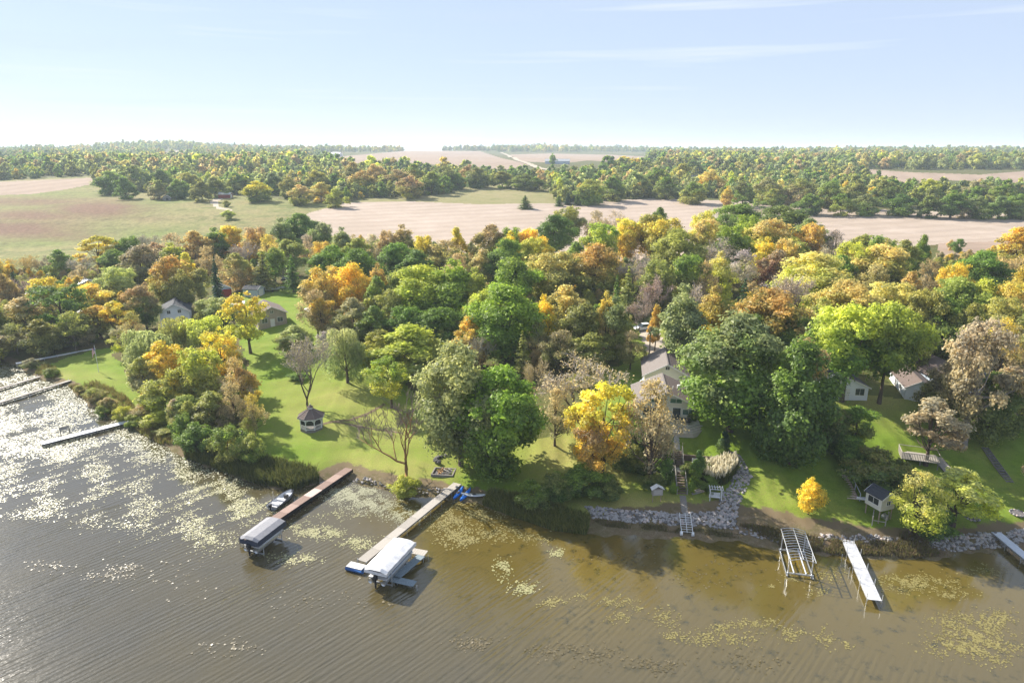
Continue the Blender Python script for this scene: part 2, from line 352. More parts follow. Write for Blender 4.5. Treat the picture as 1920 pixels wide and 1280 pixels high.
FAR_CROP = [[(610,296),(765,282.5),(900,283.5),(938,296),(997,309),(952,318),(920,317),(780,306.5),(620,305.5)],
            [(955,290),(1030,288),(1150,290.5),(1216,294),(1210,306),(1100,301),(1060,306),(975,303)],
            [(1590,315),(1706,323),(1837,327.5),(1920,321),(2400,315),(2400,346),(1920,346),(1875,340),(1760,338),(1700,350),(1650,335)],
            [(302,285),(330,282.5),(362,283),(368,294),(310,298)], [(330,302),(480,298),(620,299),(600,301.5),(420,304)]]
PINKL = [(-700,346),(0,341),(90,337),(178,333),(182,343),(120,356),(60,364),(0,366),(-700,380)]
ROADP = [[(392,378),(404,372),(420,372),(408,378),(412,388),(432,392),(436,396),(408,392)]]
MEADOW_SPLIT = [(-900,338),(0,336),(178,331),(184,350),(300,366),(440,368),(520,372),(640,385),(585,398),(556,410),(600,440),(560,450),(430,500),(250,520),(-900,560)]

ys_rows = [54.0]
while ys_rows[-1] < 24000:
    y = ys_rows[-1]
    ys_rows.append(y + (.62 if y < 170 else 1.3 if y < 330 else 2.2 if y < 560 else 5.5 if y < 1200 else 14 if y < 2600 else 60 if y < 6000 else 600))
YR = np.array(ys_rows); TC = np.linspace(-1.06, 1.06, 560)
GX = YR[:, None]*TC[None, :]; GY = np.repeat(YR[:, None], len(TC), 1); GZ = ground(GX, GY)
nr, nc = GX.shape
idx = np.arange(nr*nc).reshape(nr, nc)
Q = np.stack([idx[:-1, :-1], idx[:-1, 1:], idx[1:, 1:], idx[1:, :-1]], -1).reshape(-1, 4)
PV = np.stack([GX, GY, GZ], -1).reshape(-1, 3)
fc = PV[Q].mean(1); FU, FV, FD = proj(fc[:, 0], fc[:, 1], fc[:, 2])
jit = 1.0/np.sqrt(np.maximum(FD, 60)/100)
FUj = FU + 5*jit*np.sin(fc[:, 1]*.9+fc[:, 0]*.5); FVj = FV + 2.0*jit*np.sin(fc[:, 0]*.8)
s_in = fc[:, 1] - shore_y(fc[:, 0])
cls = np.full(len(Q), 1)                                    # woodland floor
cls[(fc[:, 1] > 300)] = 6
cls[in_poly(FUj, FVj, MEADOW_SPLIT) & (fc[:, 1] > 215)] = 4
for P in LAWN: cls[in_poly(FUj, FVj, P) & (fc[:, 1] < 230)] = 0
cls[in_poly(FU, FV, FIELD) & (fc[:, 1] > 240)] = 2
cls[in_poly(FU, FV, BROWN) & (fc[:, 1] > 240)] = 5
cls[in_poly(FU, FV, HILLP) & (fc[:, 1] > 400)] = 3
for P in FAR_CROP + [PINKL]: cls[in_poly(FU, FV, P) & (fc[:, 1] > 400)] = 5
for P in ROADP: cls[in_poly(FU, FV, P)] = 8
mudw = np.interp(fc[:, 0], [-130, -60, -34, -28, -14, -8, 10, 16, 30, 44, 60, 80], [1.0, .8, 1.0, 2.4, 2.6, 1.8, 2.0, 4.2, 7.0, 4.5, 2.4, 2.5])
cls[s_in < mudw + .6*np.sin(fc[:, 0]*1.7)] = 7
keep = (s_in > -5)
sv_ = PV[:, 1]-shore_y(PV[:, 0]); mudv = np.clip(1.15-(sv_-np.interp(PV[:, 0], [-130, -60, -34, -28, -14, -8, 10, 16, 30, 44, 60, 80], [1.0, .8, 1.0, 2.4, 2.6, 1.8, 2.0, 4.2, 7.0, 4.5, 2.4, 2.5]))/2.6, 0, 1.15)
# painted masks: dryness of lawns, red weeds in the meadow
PU, PVv, PD = proj(PV[:, 0], PV[:, 1], PV[:, 2])
def blob(u, v, ru, rv): return np.exp(-((PU-u)/ru)**2 - ((PVv-v)/rv)**2)
dry = np.zeros(len(PV))
nearm = PV[:, 1] < 235
for u, v, ru, rv, a in [(690,795,120,40,.55),(640,745,90,30,.5),(760,880,90,28,.65),(690,870,70,30,.6),(640,890,50,12,.5),(580,780,60,25,.35),(1180,950,110,30,1.0),(1060,850,70,60,.85),(1130,880,60,40,.8),
                        (1240,940,50,18,.8),(1350,965,60,14,.3),(1340,945,40,14,.4),(180,705,40,12,.25),(110,705,30,10,.6),(1640,745,80,30,.8),(1560,715,40,14,.9),(1250,680,40,40,.8),(720,690,60,30,.25)]:
    dry = np.maximum(dry, np.where(nearm, a*blob(u, v, ru, rv), 0))
for u, v, ru, rv, a in [(180,392,95,17,1.2),(60,378,140,9,.9),(60,404,110,13,1.0),(20,430,140,18,1.1),(120,442,80,11,.8),(260,410,60,6,.4),(-150,400,150,30,.7),(120,378,90,4,.6)]:
    dry = np.maximum(dry, np.where(nearm, 0, a*blob(u, v, ru, rv)))
SUR = [('lawn', m_lawn), ('woodland_floor', m_floor), ('harvested_field', m_field), ('pasture_hill', m_hill), ('meadow', m_meadow), ('crop_field', m_soil),
       ('terrain', m_farg), ('shore', m_mud), ('road', m_gravel)]
for k, (nm, mt) in enumerate(SUR):
    sel = Q[(cls == k) & keep]
    uq, inv = np.unique(sel, return_inverse=True)
    me = mesh_np(nm, PV[uq], inv.reshape(-1, 4), mt, True, {'dry': ('POINT', dry[uq]), 'mud': ('POINT', mudv[uq])})
    # shade across the cuts as one surface
    o = bpy.data.objects.new(nm, me); link(o); tag(o, kind='structure')

# ---------------------------------------------------------------- the lake
def water_mat():
    m, N, L = newmat('lake_water')
    out = N('ShaderNodeOutputMaterial'); b = N('ShaderNodeBsdfPrincipled'); geo = N('ShaderNodeNewGeometry')
    b.inputs['IOR'].default_value = 1.5; b.inputs['Roughness'].default_value = .11; b.inputs['Specular IOR Level'].default_value = .9
    no = N('ShaderNodeTexNoise'); no.inputs['Scale'].default_value = .045; no.inputs['Detail'].default_value = 5; no.inputs['Roughness'].default_value = .6; L(geo.outputs['Position'], no.inputs['Vector'])
    r1 = N('ShaderNodeMapRange'); r1.inputs['From Min'].default_value = .35; r1.inputs['From Max'].default_value = .68; L(no.outputs['Fac'], r1.inputs['Value'])
    mx = N('ShaderNodeMixRGB'); mx.inputs['Color1'].default_value = (.060, .053, .034, 1); mx.inputs['Color2'].default_value = (.074, .060, .026, 1); L(r1.outputs['Result'], mx.inputs['Fac'])
    at = N('ShaderNodeAttribute', attribute_name='shallow')
    m2 = N('ShaderNodeMixRGB'); m2.inputs['Color2'].default_value = (.105, .078, .018, 1); L(at.outputs['Fac'], m2.inputs['Fac']); L(mx.outputs['Color'], m2.inputs['Color1'])
    # submerged weed
    nw = N('ShaderNodeTexNoise'); nw.inputs['Scale'].default_value = .55; nw.inputs['Detail'].default_value = 6; nw.inputs['Roughness'].default_value = .7; L(geo.outputs['Position'], nw.inputs['Vector'])
    rw = N('ShaderNodeMapRange'); rw.inputs['From Min'].default_value = .54; rw.inputs['From Max'].default_value = .70; L(nw.outputs['Fac'], rw.inputs['Value'])
    mw = N('ShaderNodeMath', operation='MULTIPLY'); L(rw.outputs['Result'], mw.inputs[0]); wa = N('ShaderNodeAttribute', attribute_name='weed'); L(wa.outputs['Fac'], mw.inputs[1])
    m3 = N('ShaderNodeMixRGB'); m3.inputs['Color2'].default_value = (.035, .032, .010, 1); L(mw.outputs[0], m3.inputs['Fac']); L(m2.outputs['Color'], m3.inputs['Color1'])
    L(m3.outputs['Color'], b.inputs['Base Color'])
    mp = N('ShaderNodeMapping'); mp.inputs['Rotation'].default_value = (0, 0, RAD(42)); L(geo.outputs['Position'], mp.inputs['Vector'])
    ms = N('ShaderNodeMapping'); ms.inputs['Scale'].default_value = (1, .16, 1); L(mp.outputs['Vector'], ms.inputs['Vector'])
    wv = N('ShaderNodeTexNoise'); wv.inputs['Scale'].default_value = 1.5; wv.inputs['Detail'].default_value = 2; wv.inputs['Distortion'].default_value = .35; L(ms.outputs['Vector'], wv.inputs['Vector'])
    w2 = N('ShaderNodeTexWave'); w2.inputs['Scale'].default_value = .46; w2.inputs['Distortion'].default_value = 5.5; w2.inputs['Detail'].default_value = 2; w2.inputs['Detail Scale'].default_value = .9; L(ms.outputs['Vector'], w2.inputs['Vector'])
    n2 = N('ShaderNodeTexNoise'); n2.inputs['Scale'].default_value = 5.5; n2.inputs['Detail'].default_value = 3
    m6 = N('ShaderNodeMapping'); m6.inputs['Scale'].default_value = (1, .4, 1); L(mp.outputs['Vector'], m6.inputs['Vector']); L(m6.outputs['Vector'], n2.inputs['Vector'])
    ad = N('ShaderNodeMath', operation='MULTIPLY_ADD'); L(n2.outputs['Fac'], ad.inputs[0]); ad.inputs[1].default_value = .30; L(wv.outputs['Fac'], ad.inputs[2])
    a2 = N('ShaderNodeMath', operation='MULTIPLY_ADD'); L(w2.outputs['Fac'], a2.inputs[0]); a2.inputs[1].default_value = .28; L(ad.outputs[0], a2.inputs[2])
    bp = N('ShaderNodeBump'); bp.inputs['Distance'].default_value = .11; L(a2.outputs[0], bp.inputs['Height'])
    st = N('ShaderNodeAttribute', attribute_name='calm')
    rs = N('ShaderNodeMapRange'); rs.inputs['To Min'].default_value = .72; rs.inputs['To Max'].default_value = .10; L(st.outputs['Fac'], rs.inputs['Value'])
    nl = N('ShaderNodeTexNoise'); nl.inputs['Scale'].default_value = .09; nl.inputs['Detail'].default_value = 4; L(ms.outputs['Vector'], nl.inputs['Vector'])
    rl = N('ShaderNodeMapRange'); rl.inputs['From Min'].default_value = .35; rl.inputs['From Max'].default_value = .65; rl.inputs['To Min'].default_value = .25; rl.inputs['To Max'].default_value = 1.45; L(nl.outputs['Fac'], rl.inputs['Value'])
    mq = N('ShaderNodeMath', operation='MULTIPLY'); L(rs.outputs['Result'], mq.inputs[0]); L(rl.outputs['Result'], mq.inputs[1]); L(mq.outputs[0], bp.inputs['Strength'])
    L(bp.outputs['Normal'], b.inputs['Normal']); L(b.outputs['BSDF'], out.inputs['Surface'])
    return m
m_water = water_mat()
wx = np.concatenate([np.linspace(-900, -150, 16)[:-1], np.linspace(-150, 120, 181), np.linspace(120, 700, 12)[1:]])
wy = np.concatenate([np.linspace(-400, 20, 8)[:-1], np.linspace(20, 170, 111), np.linspace(170, 700, 12)[1:]])
WX, WY = np.meshgrid(wx, wy); wid = np.arange(WX.size).reshape(WX.shape)
WQ = np.stack([wid[:-1, :-1], wid[:-1, 1:], wid[1:, 1:], wid[1:, :-1]], -1).reshape(-1, 4)
ws = WY - shore_y(WX); wu, wv_, _d = proj(WX, WY, 0*WX)
shallow = np.clip(smooth(-44, -6, ws)*smooth(-45, 0, WX), 0, 1)
calm = np.clip(smooth(-22, -6, ws) + smooth(10, 45, WX)*smooth(-34, -12, ws), 0, 1)
weed = np.clip(smooth(-45, -10, ws)*smooth(-20, 15, WX) + .3, 0, 1)
me = mesh_np('lake', np.stack([WX, WY, 0*WX], -1).reshape(-1, 3), WQ, m_water, True, {'shallow': ('POINT', shallow.ravel()), 'calm': ('POINT', calm.ravel()), 'weed': ('POINT', weed.ravel())})
lake = link(bpy.data.objects.new('lake', me)); tag(lake, kind='structure')
# ---------------------------------------------------------------- trees: prototypes (12 m tall, crown radius noted)
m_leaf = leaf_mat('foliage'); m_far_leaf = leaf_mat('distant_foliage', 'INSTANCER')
m_twig = leaf_mat('twigs', trans=.05)
m_bark = plain('bark', (.115, .088, .065), .95, var=.5, scale=2.2, bump=.6, grain=(1, 1, .25), spec=.1)
m_bark_pale = plain('pale_bark', (.30, .265, .23), .95, var=.4, scale=2.0, bump=.5, grain=(1, 1, .25), spec=.1)
def unit(a): return a/np.maximum(np.linalg.norm(a, axis=-1, keepdims=True), 1e-9)
def leaves(C, Nn, size, g, aspect=.72):
    n = len(C); a = unit(np.cross(Nn, g.normal(size=(n, 3)))); b = np.cross(Nn, a)
    l = (size*np.clip(np.exp(g.normal(size=n)*.38), .4, 2.0))[:, None]; w = l*aspect
    V = np.stack([C-a*l/2, C+b*w/2-Nn*l*.1, C+a*l/2, C-b*w/2-Nn*l*.1], 1).reshape(-1, 3)
    return V, np.arange(4*n).reshape(-1, 4)
PROF = {'round': lambda t: np.sin(np.pi*np.clip(t, 0, 1)**.85)**.55, 'oval': lambda t: np.sin(np.pi*np.clip(t, 0, 1)**.75)**.7,
        'broad': lambda t: np.sin(np.pi*np.clip(t, 0, 1)**1.15)**.5, 'flame': lambda t: np.sin(np.pi*np.clip(t, 0, 1)**.6)**.85}
PROTO = {}
def trunk_mesh(name, top, lobes, r0, g, zb, bark=None, fork=0):
    mb = MB(); k = 6; pts = []; rs = []; dx, dy = g.normal(size=2)*.12
    for i in range(k):
        t = i/(k-1); pts.append((dx*math.sin(t*3), dy*math.sin(t*2.4+1)-dy*math.sin(1), t*top-.5*(i == 0))); rs.append(r0*(1.35 if i == 0 else 1)*(1-.72*t))
    mb.tube(pts, rs, 7)
    for c in lobes:
        z1 = zb*.75 + g.uniform(.1, .75)*max(.4, min(c[2], top)-zb*.75); z1 = min(z1, top*.95, c[2]-.1)
        t = z1/top; p0 = Vector((dx*math.sin(t*3), dy*math.sin(t*2.4+1)-dy*math.sin(1), z1)); p2 = Vector(c)
        pm = (p0+p2)/2 + Vector((0, 0, -.12*(p2-p0).length)) + Vector(g.normal(size=3))*.1
        rr = r0*.38*g.uniform(.7, 1.1)
        mb.tube([p0, pm, p2], [rr, rr*.65, rr*.2], 4, False)
    me = bpy.data.meshes.new(name); me.from_pydata(mb.v, [], mb.f); me.materials.append(bark or m_bark)
    for p in me.polygons: p.use_smooth = True
    return me
def deciduous(key, seed, R, zb, prof, nl, nleaf, leaf, lobe=.30, H=12.0, gap=0.0, open_=.0, bark=None, limbs=12, flat=.8, r0=.26):
    g = np.random.default_rng(seed); P = PROF[prof]
    # a main axis that leans and a lopsided envelope keep every crown uneven
    ph = g.uniform(0, 6.28, 4)
    def env(ang, t): return P(t)*R*(1+.20*np.sin(ang+ph[0]+2*t)+.14*np.sin(2*ang+ph[1]+4*t)+.12*np.sin(3*ang+ph[2]+5*t))
    C = []; Rl = []; tries = 0
    while len(C) < nl and tries < nl*60:
        tries += 1
        t = g.beta(1.35, 1.05); a = g.uniform(0, 2*np.pi); lr = lobe*R*g.uniform(.5, 1.42)*(1.12-.42*t)
        e = env(a, t) - lr*.55
        rr = max(0, e)*math.sqrt(g.uniform(.12, 1))
        c = np.array([rr*math.cos(a), rr*math.sin(a), zb + t*(H-zb) - lr*.55*t])
        if C and min(np.linalg.norm((c-q)/np.array([1, 1, .85])) for q in C) < lr*(.58-.2*(tries/nl/60)): continue
        C.append(c); Rl.append(lr)
    C = np.array(C); Rl = np.array(Rl); wts = Rl**2/np.sum(Rl**2)
    which = g.choice(len(C), nleaf, p=wts)
    d = unit(g.normal(size=(nleaf, 3)) + np.array([0, 0, .35])); rad = g.uniform(.35, 1.0, nleaf)**.5*(1+.22*g.normal(size=nleaf)*(g.random(nleaf) < .35))
    pos = C[which] + d*(Rl[which]*rad)[:, None]*np.array([1, 1, flat])
    # smaller twigs of leaves inside each lobe break up its outline
    tw = g.integers(0, max(1, nleaf//14), nleaf); twc = g.normal(size=(nleaf//14+1, 3))*.16*R*lobe
    pos = pos + twc[tw]
    if gap: # holes
        hc = C[g.choice(len(C), int(6*gap)+1)] + g.normal(size=(int(6*gap)+1, 3))*R*.2
        dd = np.min(np.linalg.norm(pos[:, None]-hc[None], axis=2), 1); ok = (dd > R*.24)|(g.random(nleaf) < .25); pos = pos[ok]; d = d[ok]; which = which[ok]
    outw = unit(pos - np.array([0, 0, zb+.4*(H-zb)]))
    nn = unit(d*.75 + outw*.45 + np.array([0, 0, .30]) + g.normal(size=pos.shape)*.50)
    V, Fq = leaves(pos, nn, leaf, g)
    hgt = np.clip((pos[:, 2]-zb)/(H-zb), 0, 1); lobr = g.uniform(-.18, .18, len(C))
    rnd = np.clip(g.random(len(pos))*.75+.12+lobr[which], 0, 1)
    crown = mesh_np(key+'_crown', V, Fq, m_leaf, False, {'rnd': ('FACE', rnd), 'hgt': ('FACE', hgt)})
    order = np.argsort(-Rl)[:limbs]
    tr = trunk_mesh(key+'_trunk', zb+.62*(H-zb), [tuple(C[i]) for i in order], r0, g, zb, bark)
    rr_ = np.hypot(pos[:, 0], pos[:, 1]); PROTO[key] = dict(crown=crown, trunk=tr, R=float(np.percentile(rr_, 96.5)), H=float(np.percentile(pos[:, 2], 99.5)))
def willow(key, seed, R, zb, nstr, leaf, H=12.0):
    g = np.random.default_rng(seed); heads = []; Ls = []
    nl = 15; lc = []
    for i in range(nl):
        a = g.uniform(0, 6.28); t = g.uniform(.45, .92); rr = R*math.sqrt(max(0, 1-((t-.45)/.62)**2))*g.uniform(.15, .78); lc.append((rr*math.cos(a), rr*math.sin(a), t*H, R*g.uniform(.26, .42)))
    P = []; D = []; Hh = []; Rn = []
    for s in range(nstr):
        l = lc[g.integers(nl)]; d = unit(g.normal(size=3)+np.array([0, 0, .9])); p = np.array(l[:3]) + d*l[3]*np.array([1, 1, .75]); o = unit(np.array([p[0], p[1], 0.]))*g.uniform(.05, .5)
        drop = g.uniform(.12, .42)*H*(.6+.7*np.hypot(p[0], p[1])/R); n = int(drop/(leaf*.62))+2; br = g.uniform(-.2, .2)
        for k in range(n):
            f = k/n; q = p + o*(1.4*math.sqrt(f)) + np.array([0, 0, -drop*f**1.15]) + g.normal(size=3)*.07
            if q[2] < 1.0: break
            P.append(q); D.append(unit(o + g.normal(size=3)*.6 + np.array([0, 0, .5*(1-f)]))); Hh.append(q[2]/H); Rn.append(.5+br+g.uniform(-.25, .25))
    P = np.array(P); D = unit(np.array(D)); n = len(P)
    up = np.tile(np.array([0, 0, 1.0]), (n, 1)) + g.normal(size=(n, 3))*.3; b = unit(np.cross(D, up)); a = unit(np.cross(b, D))
    l = (leaf*g.uniform(.8, 1.5, n))[:, None]; w = l*.36
    V = np.stack([P-a*l/2, P+b*w/2, P+a*l/2, P-b*w/2], 1).reshape(-1, 3)
    crown = mesh_np(key+'_crown', V, np.arange(4*n).reshape(-1, 4), m_leaf, False, {'rnd': ('FACE', np.clip(Rn, 0, 1)), 'hgt': ('FACE', Hh)})
    PROTO[key] = dict(crown=crown, trunk=trunk_mesh(key+'_trunk', H*.6, [l[:3] for l in lc], .34, g, zb), R=R, H=H)
def spruce(key, seed, R, leaf, tiers=22, H=12.0, zb=.8, droop=.35, dens=1.0):
    g = np.random.default_rng(seed); P = []; D = []; Rn = []
    for i in range(tiers):
        t = i/(tiers-1); z = zb + t*(H-zb-.15); r = R*(1-t)**.85*g.uniform(.85, 1.12)+.08; nb = int(6+7*(1-t))
        for k in range(nb):
            a = g.uniform(0, 6.28); rr = r*g.uniform(.75, 1.12); n = int((rr/(leaf*.42)+2)*dens); br = g.uniform(-.2, .2)
            for j in range(n):
                f = (j+.5)/n
                for side in range(2):
                    w = g.normal()*.16*rr*(1-f*.5); P.append((math.cos(a)*rr*f-math.sin(a)*w, math.sin(a)*rr*f+math.cos(a)*w, z - droop*rr*f**1.4 + g.normal()*.05)); D.append(unit(np.array([math.cos(a)*.5, math.sin(a)*.5, .8])+g.normal(size=3)*.4)); Rn.append(.45+br+g.uniform(-.3, .3))
    P = np.array(P); V, Fq = leaves(P, np.array(D), leaf, g, .55)
    crown = mesh_np(key+'_crown', V, Fq, m_leaf, False, {'rnd': ('FACE', np.clip(Rn, 0, 1)), 'hgt': ('FACE', P[:, 2]/H)})
    PROTO[key] = dict(crown=crown, trunk=trunk_mesh(key+'_trunk', H*.93, [], .2, g, zb), R=R, H=H)
def branching(g, base, dirn, length, r, depth, segs, tips, spread=.55, up=.15, ratio=.72):
    p = Vector(base); d = Vector(dirn).normalized(); n = 3; pts = [p.copy()]
    for i in range(n):
        d = (d + Vector(g.normal(size=3))*.13 + Vector((0, 0, up*.35))).normalized(); p = p + d*(length/n); pts.append(p.copy())
    segs.append((pts, r, depth))
    if depth == 0: tips.append(pts[-1]); tips.append(pts[-2]); return
    kids = 3 if depth > 1 else 4
    for i in range(kids):
        q = pts[-1] if i < 2 else pts[1 + int(g.integers(0, 2))]
        nd = (d + Vector(unit(g.normal(size=3)))*spread*g.uniform(.75, 1.35) + Vector((0, 0, up))).normalized()
        branching(g, q, nd, length*ratio*g.uniform(.78, 1.18), r*.56, depth-1, segs, tips, spread, up, ratio)
def bare(key, seed, R, zb, depth, nleaf, leaf, H=12.0, spread=.62, up=.16, stems=3, bark=None):
    g = np.random.default_rng(seed); segs = []; tips = []
    for s in range(stems):
        a = 6.28*s/stems + g.uniform(-.4, .4); L0 = (H-zb)*.30
        branching(g, (0, 0, zb), (math.cos(a)*.5, math.sin(a)*.5, 1.0), L0*g.uniform(.9, 1.2), .15, depth, segs, tips, spread, up)
    allp = np.array([p for s_ in segs for p in s_[0]]); zmax = allp[:, 2].max(); rmax = np.percentile(np.hypot(allp[:, 0], allp[:, 1]), 97)
    sz = (H-zb)/(zmax-zb); sr = R/rmax
    def fx(p): return Vector((p[0]*sr, p[1]*sr, zb+(p[2]-zb)*sz))
    tm, cm = MB(), MB(); tm.tube([(0, 0, -.5), (.05, 0, zb*.5), (0, 0, zb+.15)], [.30, .22, .18], 7)
    fm = []
    for pts, r, dp in segs:
        q = [fx(p) for p in pts]
        if dp >= depth-1: tm.tube(q, [max(.02, r*(1-.35*i/3)) for i in range(4)], 5, False)
        else: cm.tube(q, [max(.024, r*(1-.35*i/3)) for i in range(4)], 3, False)
    V = np.array([tuple(v) for v in cm.v]); Fq = np.array(cm.f); nf = len(Fq)
    hg = np.clip((V[Fq].mean(1)[:, 2]-zb)/(H-zb), 0, 1)*.0; rn = np.clip(g.random(nf)*.4+.2, 0, 1)
    if nleaf:
        T = np.array([tuple(fx(p)) for p in tips]); pos = T[g.integers(0, len(T), nleaf)] + g.normal(size=(nleaf, 3))*.28
        LV, LF = leaves(pos, unit(g.normal(size=(nleaf, 3))+np.array([0, 0, .5])), leaf, g)
        Fq = np.concatenate([Fq, LF+len(V)]); V = np.concatenate([V, LV]); hg = np.concatenate([hg, np.clip((pos[:, 2]-zb)/(H-zb), 0, 1)*.5+.5]); rn = np.concatenate([rn, g.random(nleaf)])
    crown = mesh_np(key+'_crown', V, Fq, m_twig, False, {'rnd': ('FACE', rn), 'hgt': ('FACE', hg)})
    me = bpy.data.meshes.new(key+'_trunk'); me.from_pydata(tm.v, [], tm.f); me.materials.append(bark or m_bark)
    for p in me.polygons: p.use_smooth = True
    PROTO[key] = dict(crown=crown, trunk=me, R=R, H=H)
deciduous('maple1', 11, 4.9, 1.5, 'round', 64, 23250, 0.288, .26, limbs=14, gap=.45)
deciduous('maple2', 12, 4.9, 1.3, 'broad', 60, 23250, 0.288, .27, limbs=14, gap=.45)
deciduous('full1', 13, 5.0, .3, 'broad', 70, 25500, 0.288, .25, limbs=14, gap=.45)
deciduous('full2', 14, 5.0, .3, 'oval', 72, 25500, 0.288, .25, limbs=14, gap=.45)
deciduous('round1', 21, 4.6, .9, 'round', 44, 14250, 0.336, .29, gap=.45)
deciduous('round2', 22, 4.6, 1.0, 'broad', 40, 14250, 0.336, .31, gap=.45)
deciduous('round3', 23, 4.4, .8, 'oval', 48, 13500, 0.336, .27, gap=.5)
deciduous('oval1', 31, 3.4, 1.6, 'oval', 40, 11250, 0.304, .33, gap=.45)
deciduous('oval2', 32, 3.3, 1.8, 'flame', 38, 11250, 0.304, .33)
deciduous('oval3', 33, 3.5, 2.2, 'broad', 36, 10500, 0.304, .34, gap=.5)
deciduous('open1', 41, 4.4, 2.6, 'broad', 34, 8400, 0.288, .24, gap=1.0, limbs=22, flat=.65)
deciduous('open2', 42, 4.0, 2.4, 'round', 36, 8400, 0.288, .23, gap=1.0, limbs=22, flat=.65)
deciduous('airy1', 45, 4.5, 1.8, 'round', 50, 6900, 0.272, .26, gap=.6, limbs=30)
deciduous('tall1', 46, 4.9, 4.0, 'broad', 54, 17250, 0.288, .27, limbs=18, r0=.24)
deciduous('tall2', 47, 4.8, 3.8, 'round', 54, 17250, 0.288, .27, limbs=18, r0=.24)
deciduous('tall3', 48, 4.9, 3.0, 'broad', 44, 12750, 0.272, .24, gap=.8, limbs=22, r0=.42, bark=m_bark_pale, flat=.65)
deciduous('bush1', 51, 6.5, .3, 'broad', 40, 11250, 0.440, .27, limbs=8, r0=.2)
deciduous('bush2', 52, 6.0, .3, 'round', 36, 10500, 0.440, .29, limbs=8, r0=.2)
deciduous('column', 61, 2.3, .25, 'flame', 46, 13500, 0.240, .36, limbs=3, r0=.2)
deciduous('ball', 62, 6.2, .2, 'round', 50, 10500, 0.400, .24, limbs=6, r0=.3)
willow('willow1', 71, 4.8, 2.2, 900, .42)
willow('willow2', 72, 5.0, 2.0, 900, .42)
spruce('spruce1', 81, 2.6, .42)
spruce('pine1', 82, 3.6, .55, tiers=15, zb=1.8, droop=.18, dens=.9)
bare('bare1', 91, 4.8, 1.6, 5, 2600, .17)
bare('bare2', 92, 4.2, 2.0, 5, 2800, .17, up=.22)
bare('bare3', 93, 5.2, 1.2, 5, 4200, .17, stems=3)
deciduous('edge1', 111, 5.0, .1, 'broad', 44, 9750, 0.400, .28, limbs=8)
deciduous('edge2', 112, 4.6, .1, 'round', 44, 9750, 0.400, .28, limbs=8)
deciduous('edge3', 113, 4.2, .1, 'oval', 40, 9000, 0.400, .30, limbs=8)
deciduous('farA', 101, 4.7, .0, 'round', 26, 900, 1.25, .33, limbs=0)
deciduous('farB', 102, 4.3, .0, 'oval', 24, 800, 1.25, .33, limbs=0)
deciduous('farC', 103, 5.2, .0, 'broad', 24, 900, 1.3, .33, limbs=0)
spruce('farD', 104, 2.9, 1.1, tiers=10)

PAL = dict(dg=(0.15,0.24,0.05), g=(0.225,0.334,0.052), bg=(0.325,0.448,0.052), ol=(0.39,0.405,0.088), yg=(0.57,0.60,0.085), y=(0.80,0.66,0.075), py=(0.672,0.605,0.202), go=(0.69,0.53,0.085),
           og=(0.58,0.415,0.12), ru=(0.50,0.37,0.18), rd=(0.360,0.150,0.070), br=(0.46,0.385,0.215), gr=(0.455,0.397,0.351), pl=(0.403,0.325,0.299), pg=(0.442,0.481,0.182), gg=(0.293,0.358,0.137), ta=(0.582,0.459,0.213), pk=(0.53,0.44,0.29), do=(0.28,0.30,0.082), co=(0.050,0.106,0.046))
CNAME = dict(dg='dark green', g='green', bg='bright green', ol='olive', yg='yellow-green', y='bright yellow', py='pale yellow', go='golden', og='orange', ru='rust-coloured', rd='deep red', br='brown', gr='bare grey',
             pl='purplish bare', pg='pale green', gg='grey-green', ta='tan', pk='dusty pink-brown', do='dark olive', co='dark conifer')
TREES = []      # (root, u, colour, zone) of the trees still to be labelled
def vary(c, k=.12):
    f = 1+random.uniform(-k, k); return tuple(max(.004, x*f*(1+random.uniform(-.07, .07))) for x in c)
NAME = dict(spruce1='spruce_tree', pine1='pine_tree', willow1='willow_tree', willow2='willow_tree', bush1='shrub', bush2='shrub', ball='clipped_shrub', column='columnar_shrub')
def put_tree(loc, H, Rr, proto, col, tip=None, rz=None, name=None, squash=1.0):
    p = PROTO[proto]
    root = bpy.data.objects.new(name or NAME.get(proto, 'tree'), None); root.location = (loc[0], loc[1], loc[2]-(.05 if proto[:4] != 'edge' else .07*H)); root.empty_display_size = .3
    root.rotation_euler = (0, 0, random.uniform(0, 6.28) if rz is None else rz)
    sr = Rr/p['R']; root.scale = (sr, sr*squash, H/p['H']); link(root)
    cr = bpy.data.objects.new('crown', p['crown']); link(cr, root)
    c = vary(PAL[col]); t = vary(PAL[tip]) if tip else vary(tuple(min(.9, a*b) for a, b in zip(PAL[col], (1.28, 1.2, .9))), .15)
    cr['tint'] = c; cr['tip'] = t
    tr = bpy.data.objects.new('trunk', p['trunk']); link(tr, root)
    return root
DRAWN = []
def T(u, vt, w, H, proto, col, tip=None, zone=None, label=None, vb=None, cat='tree', name=None, group=None, squash=1.0):
    """a tree whose crown top stands at (u, vt) of the photograph and is w pixels wide; H metres tall, or based at vb"""
    if vb is not None:
        x, y, z = hit(u, vb); d = proj(x, y, z)[2]
        dx, dy, dz = ray(u, vt); H = max(.6, CAM_H + dz*(y/dy) - z)
    else:
        x, y, z = hit(u, vt, H); d = proj(x, y, z+H*.6)[2]
    # deciduous tops are lobes: let the mesh reach the mark
    R_ = w*d/F/2
    o = put_tree((x, y, z), H, R_*(1.06 if vb is not None else 1.18), proto, col, tip, name=name, squash=squash)
    DRAWN.append((x, y, R_))
    if label: tag(o, label, cat, group)
    else: tag(o, None, cat); TREES.append((o, u, col, zone))
    return o
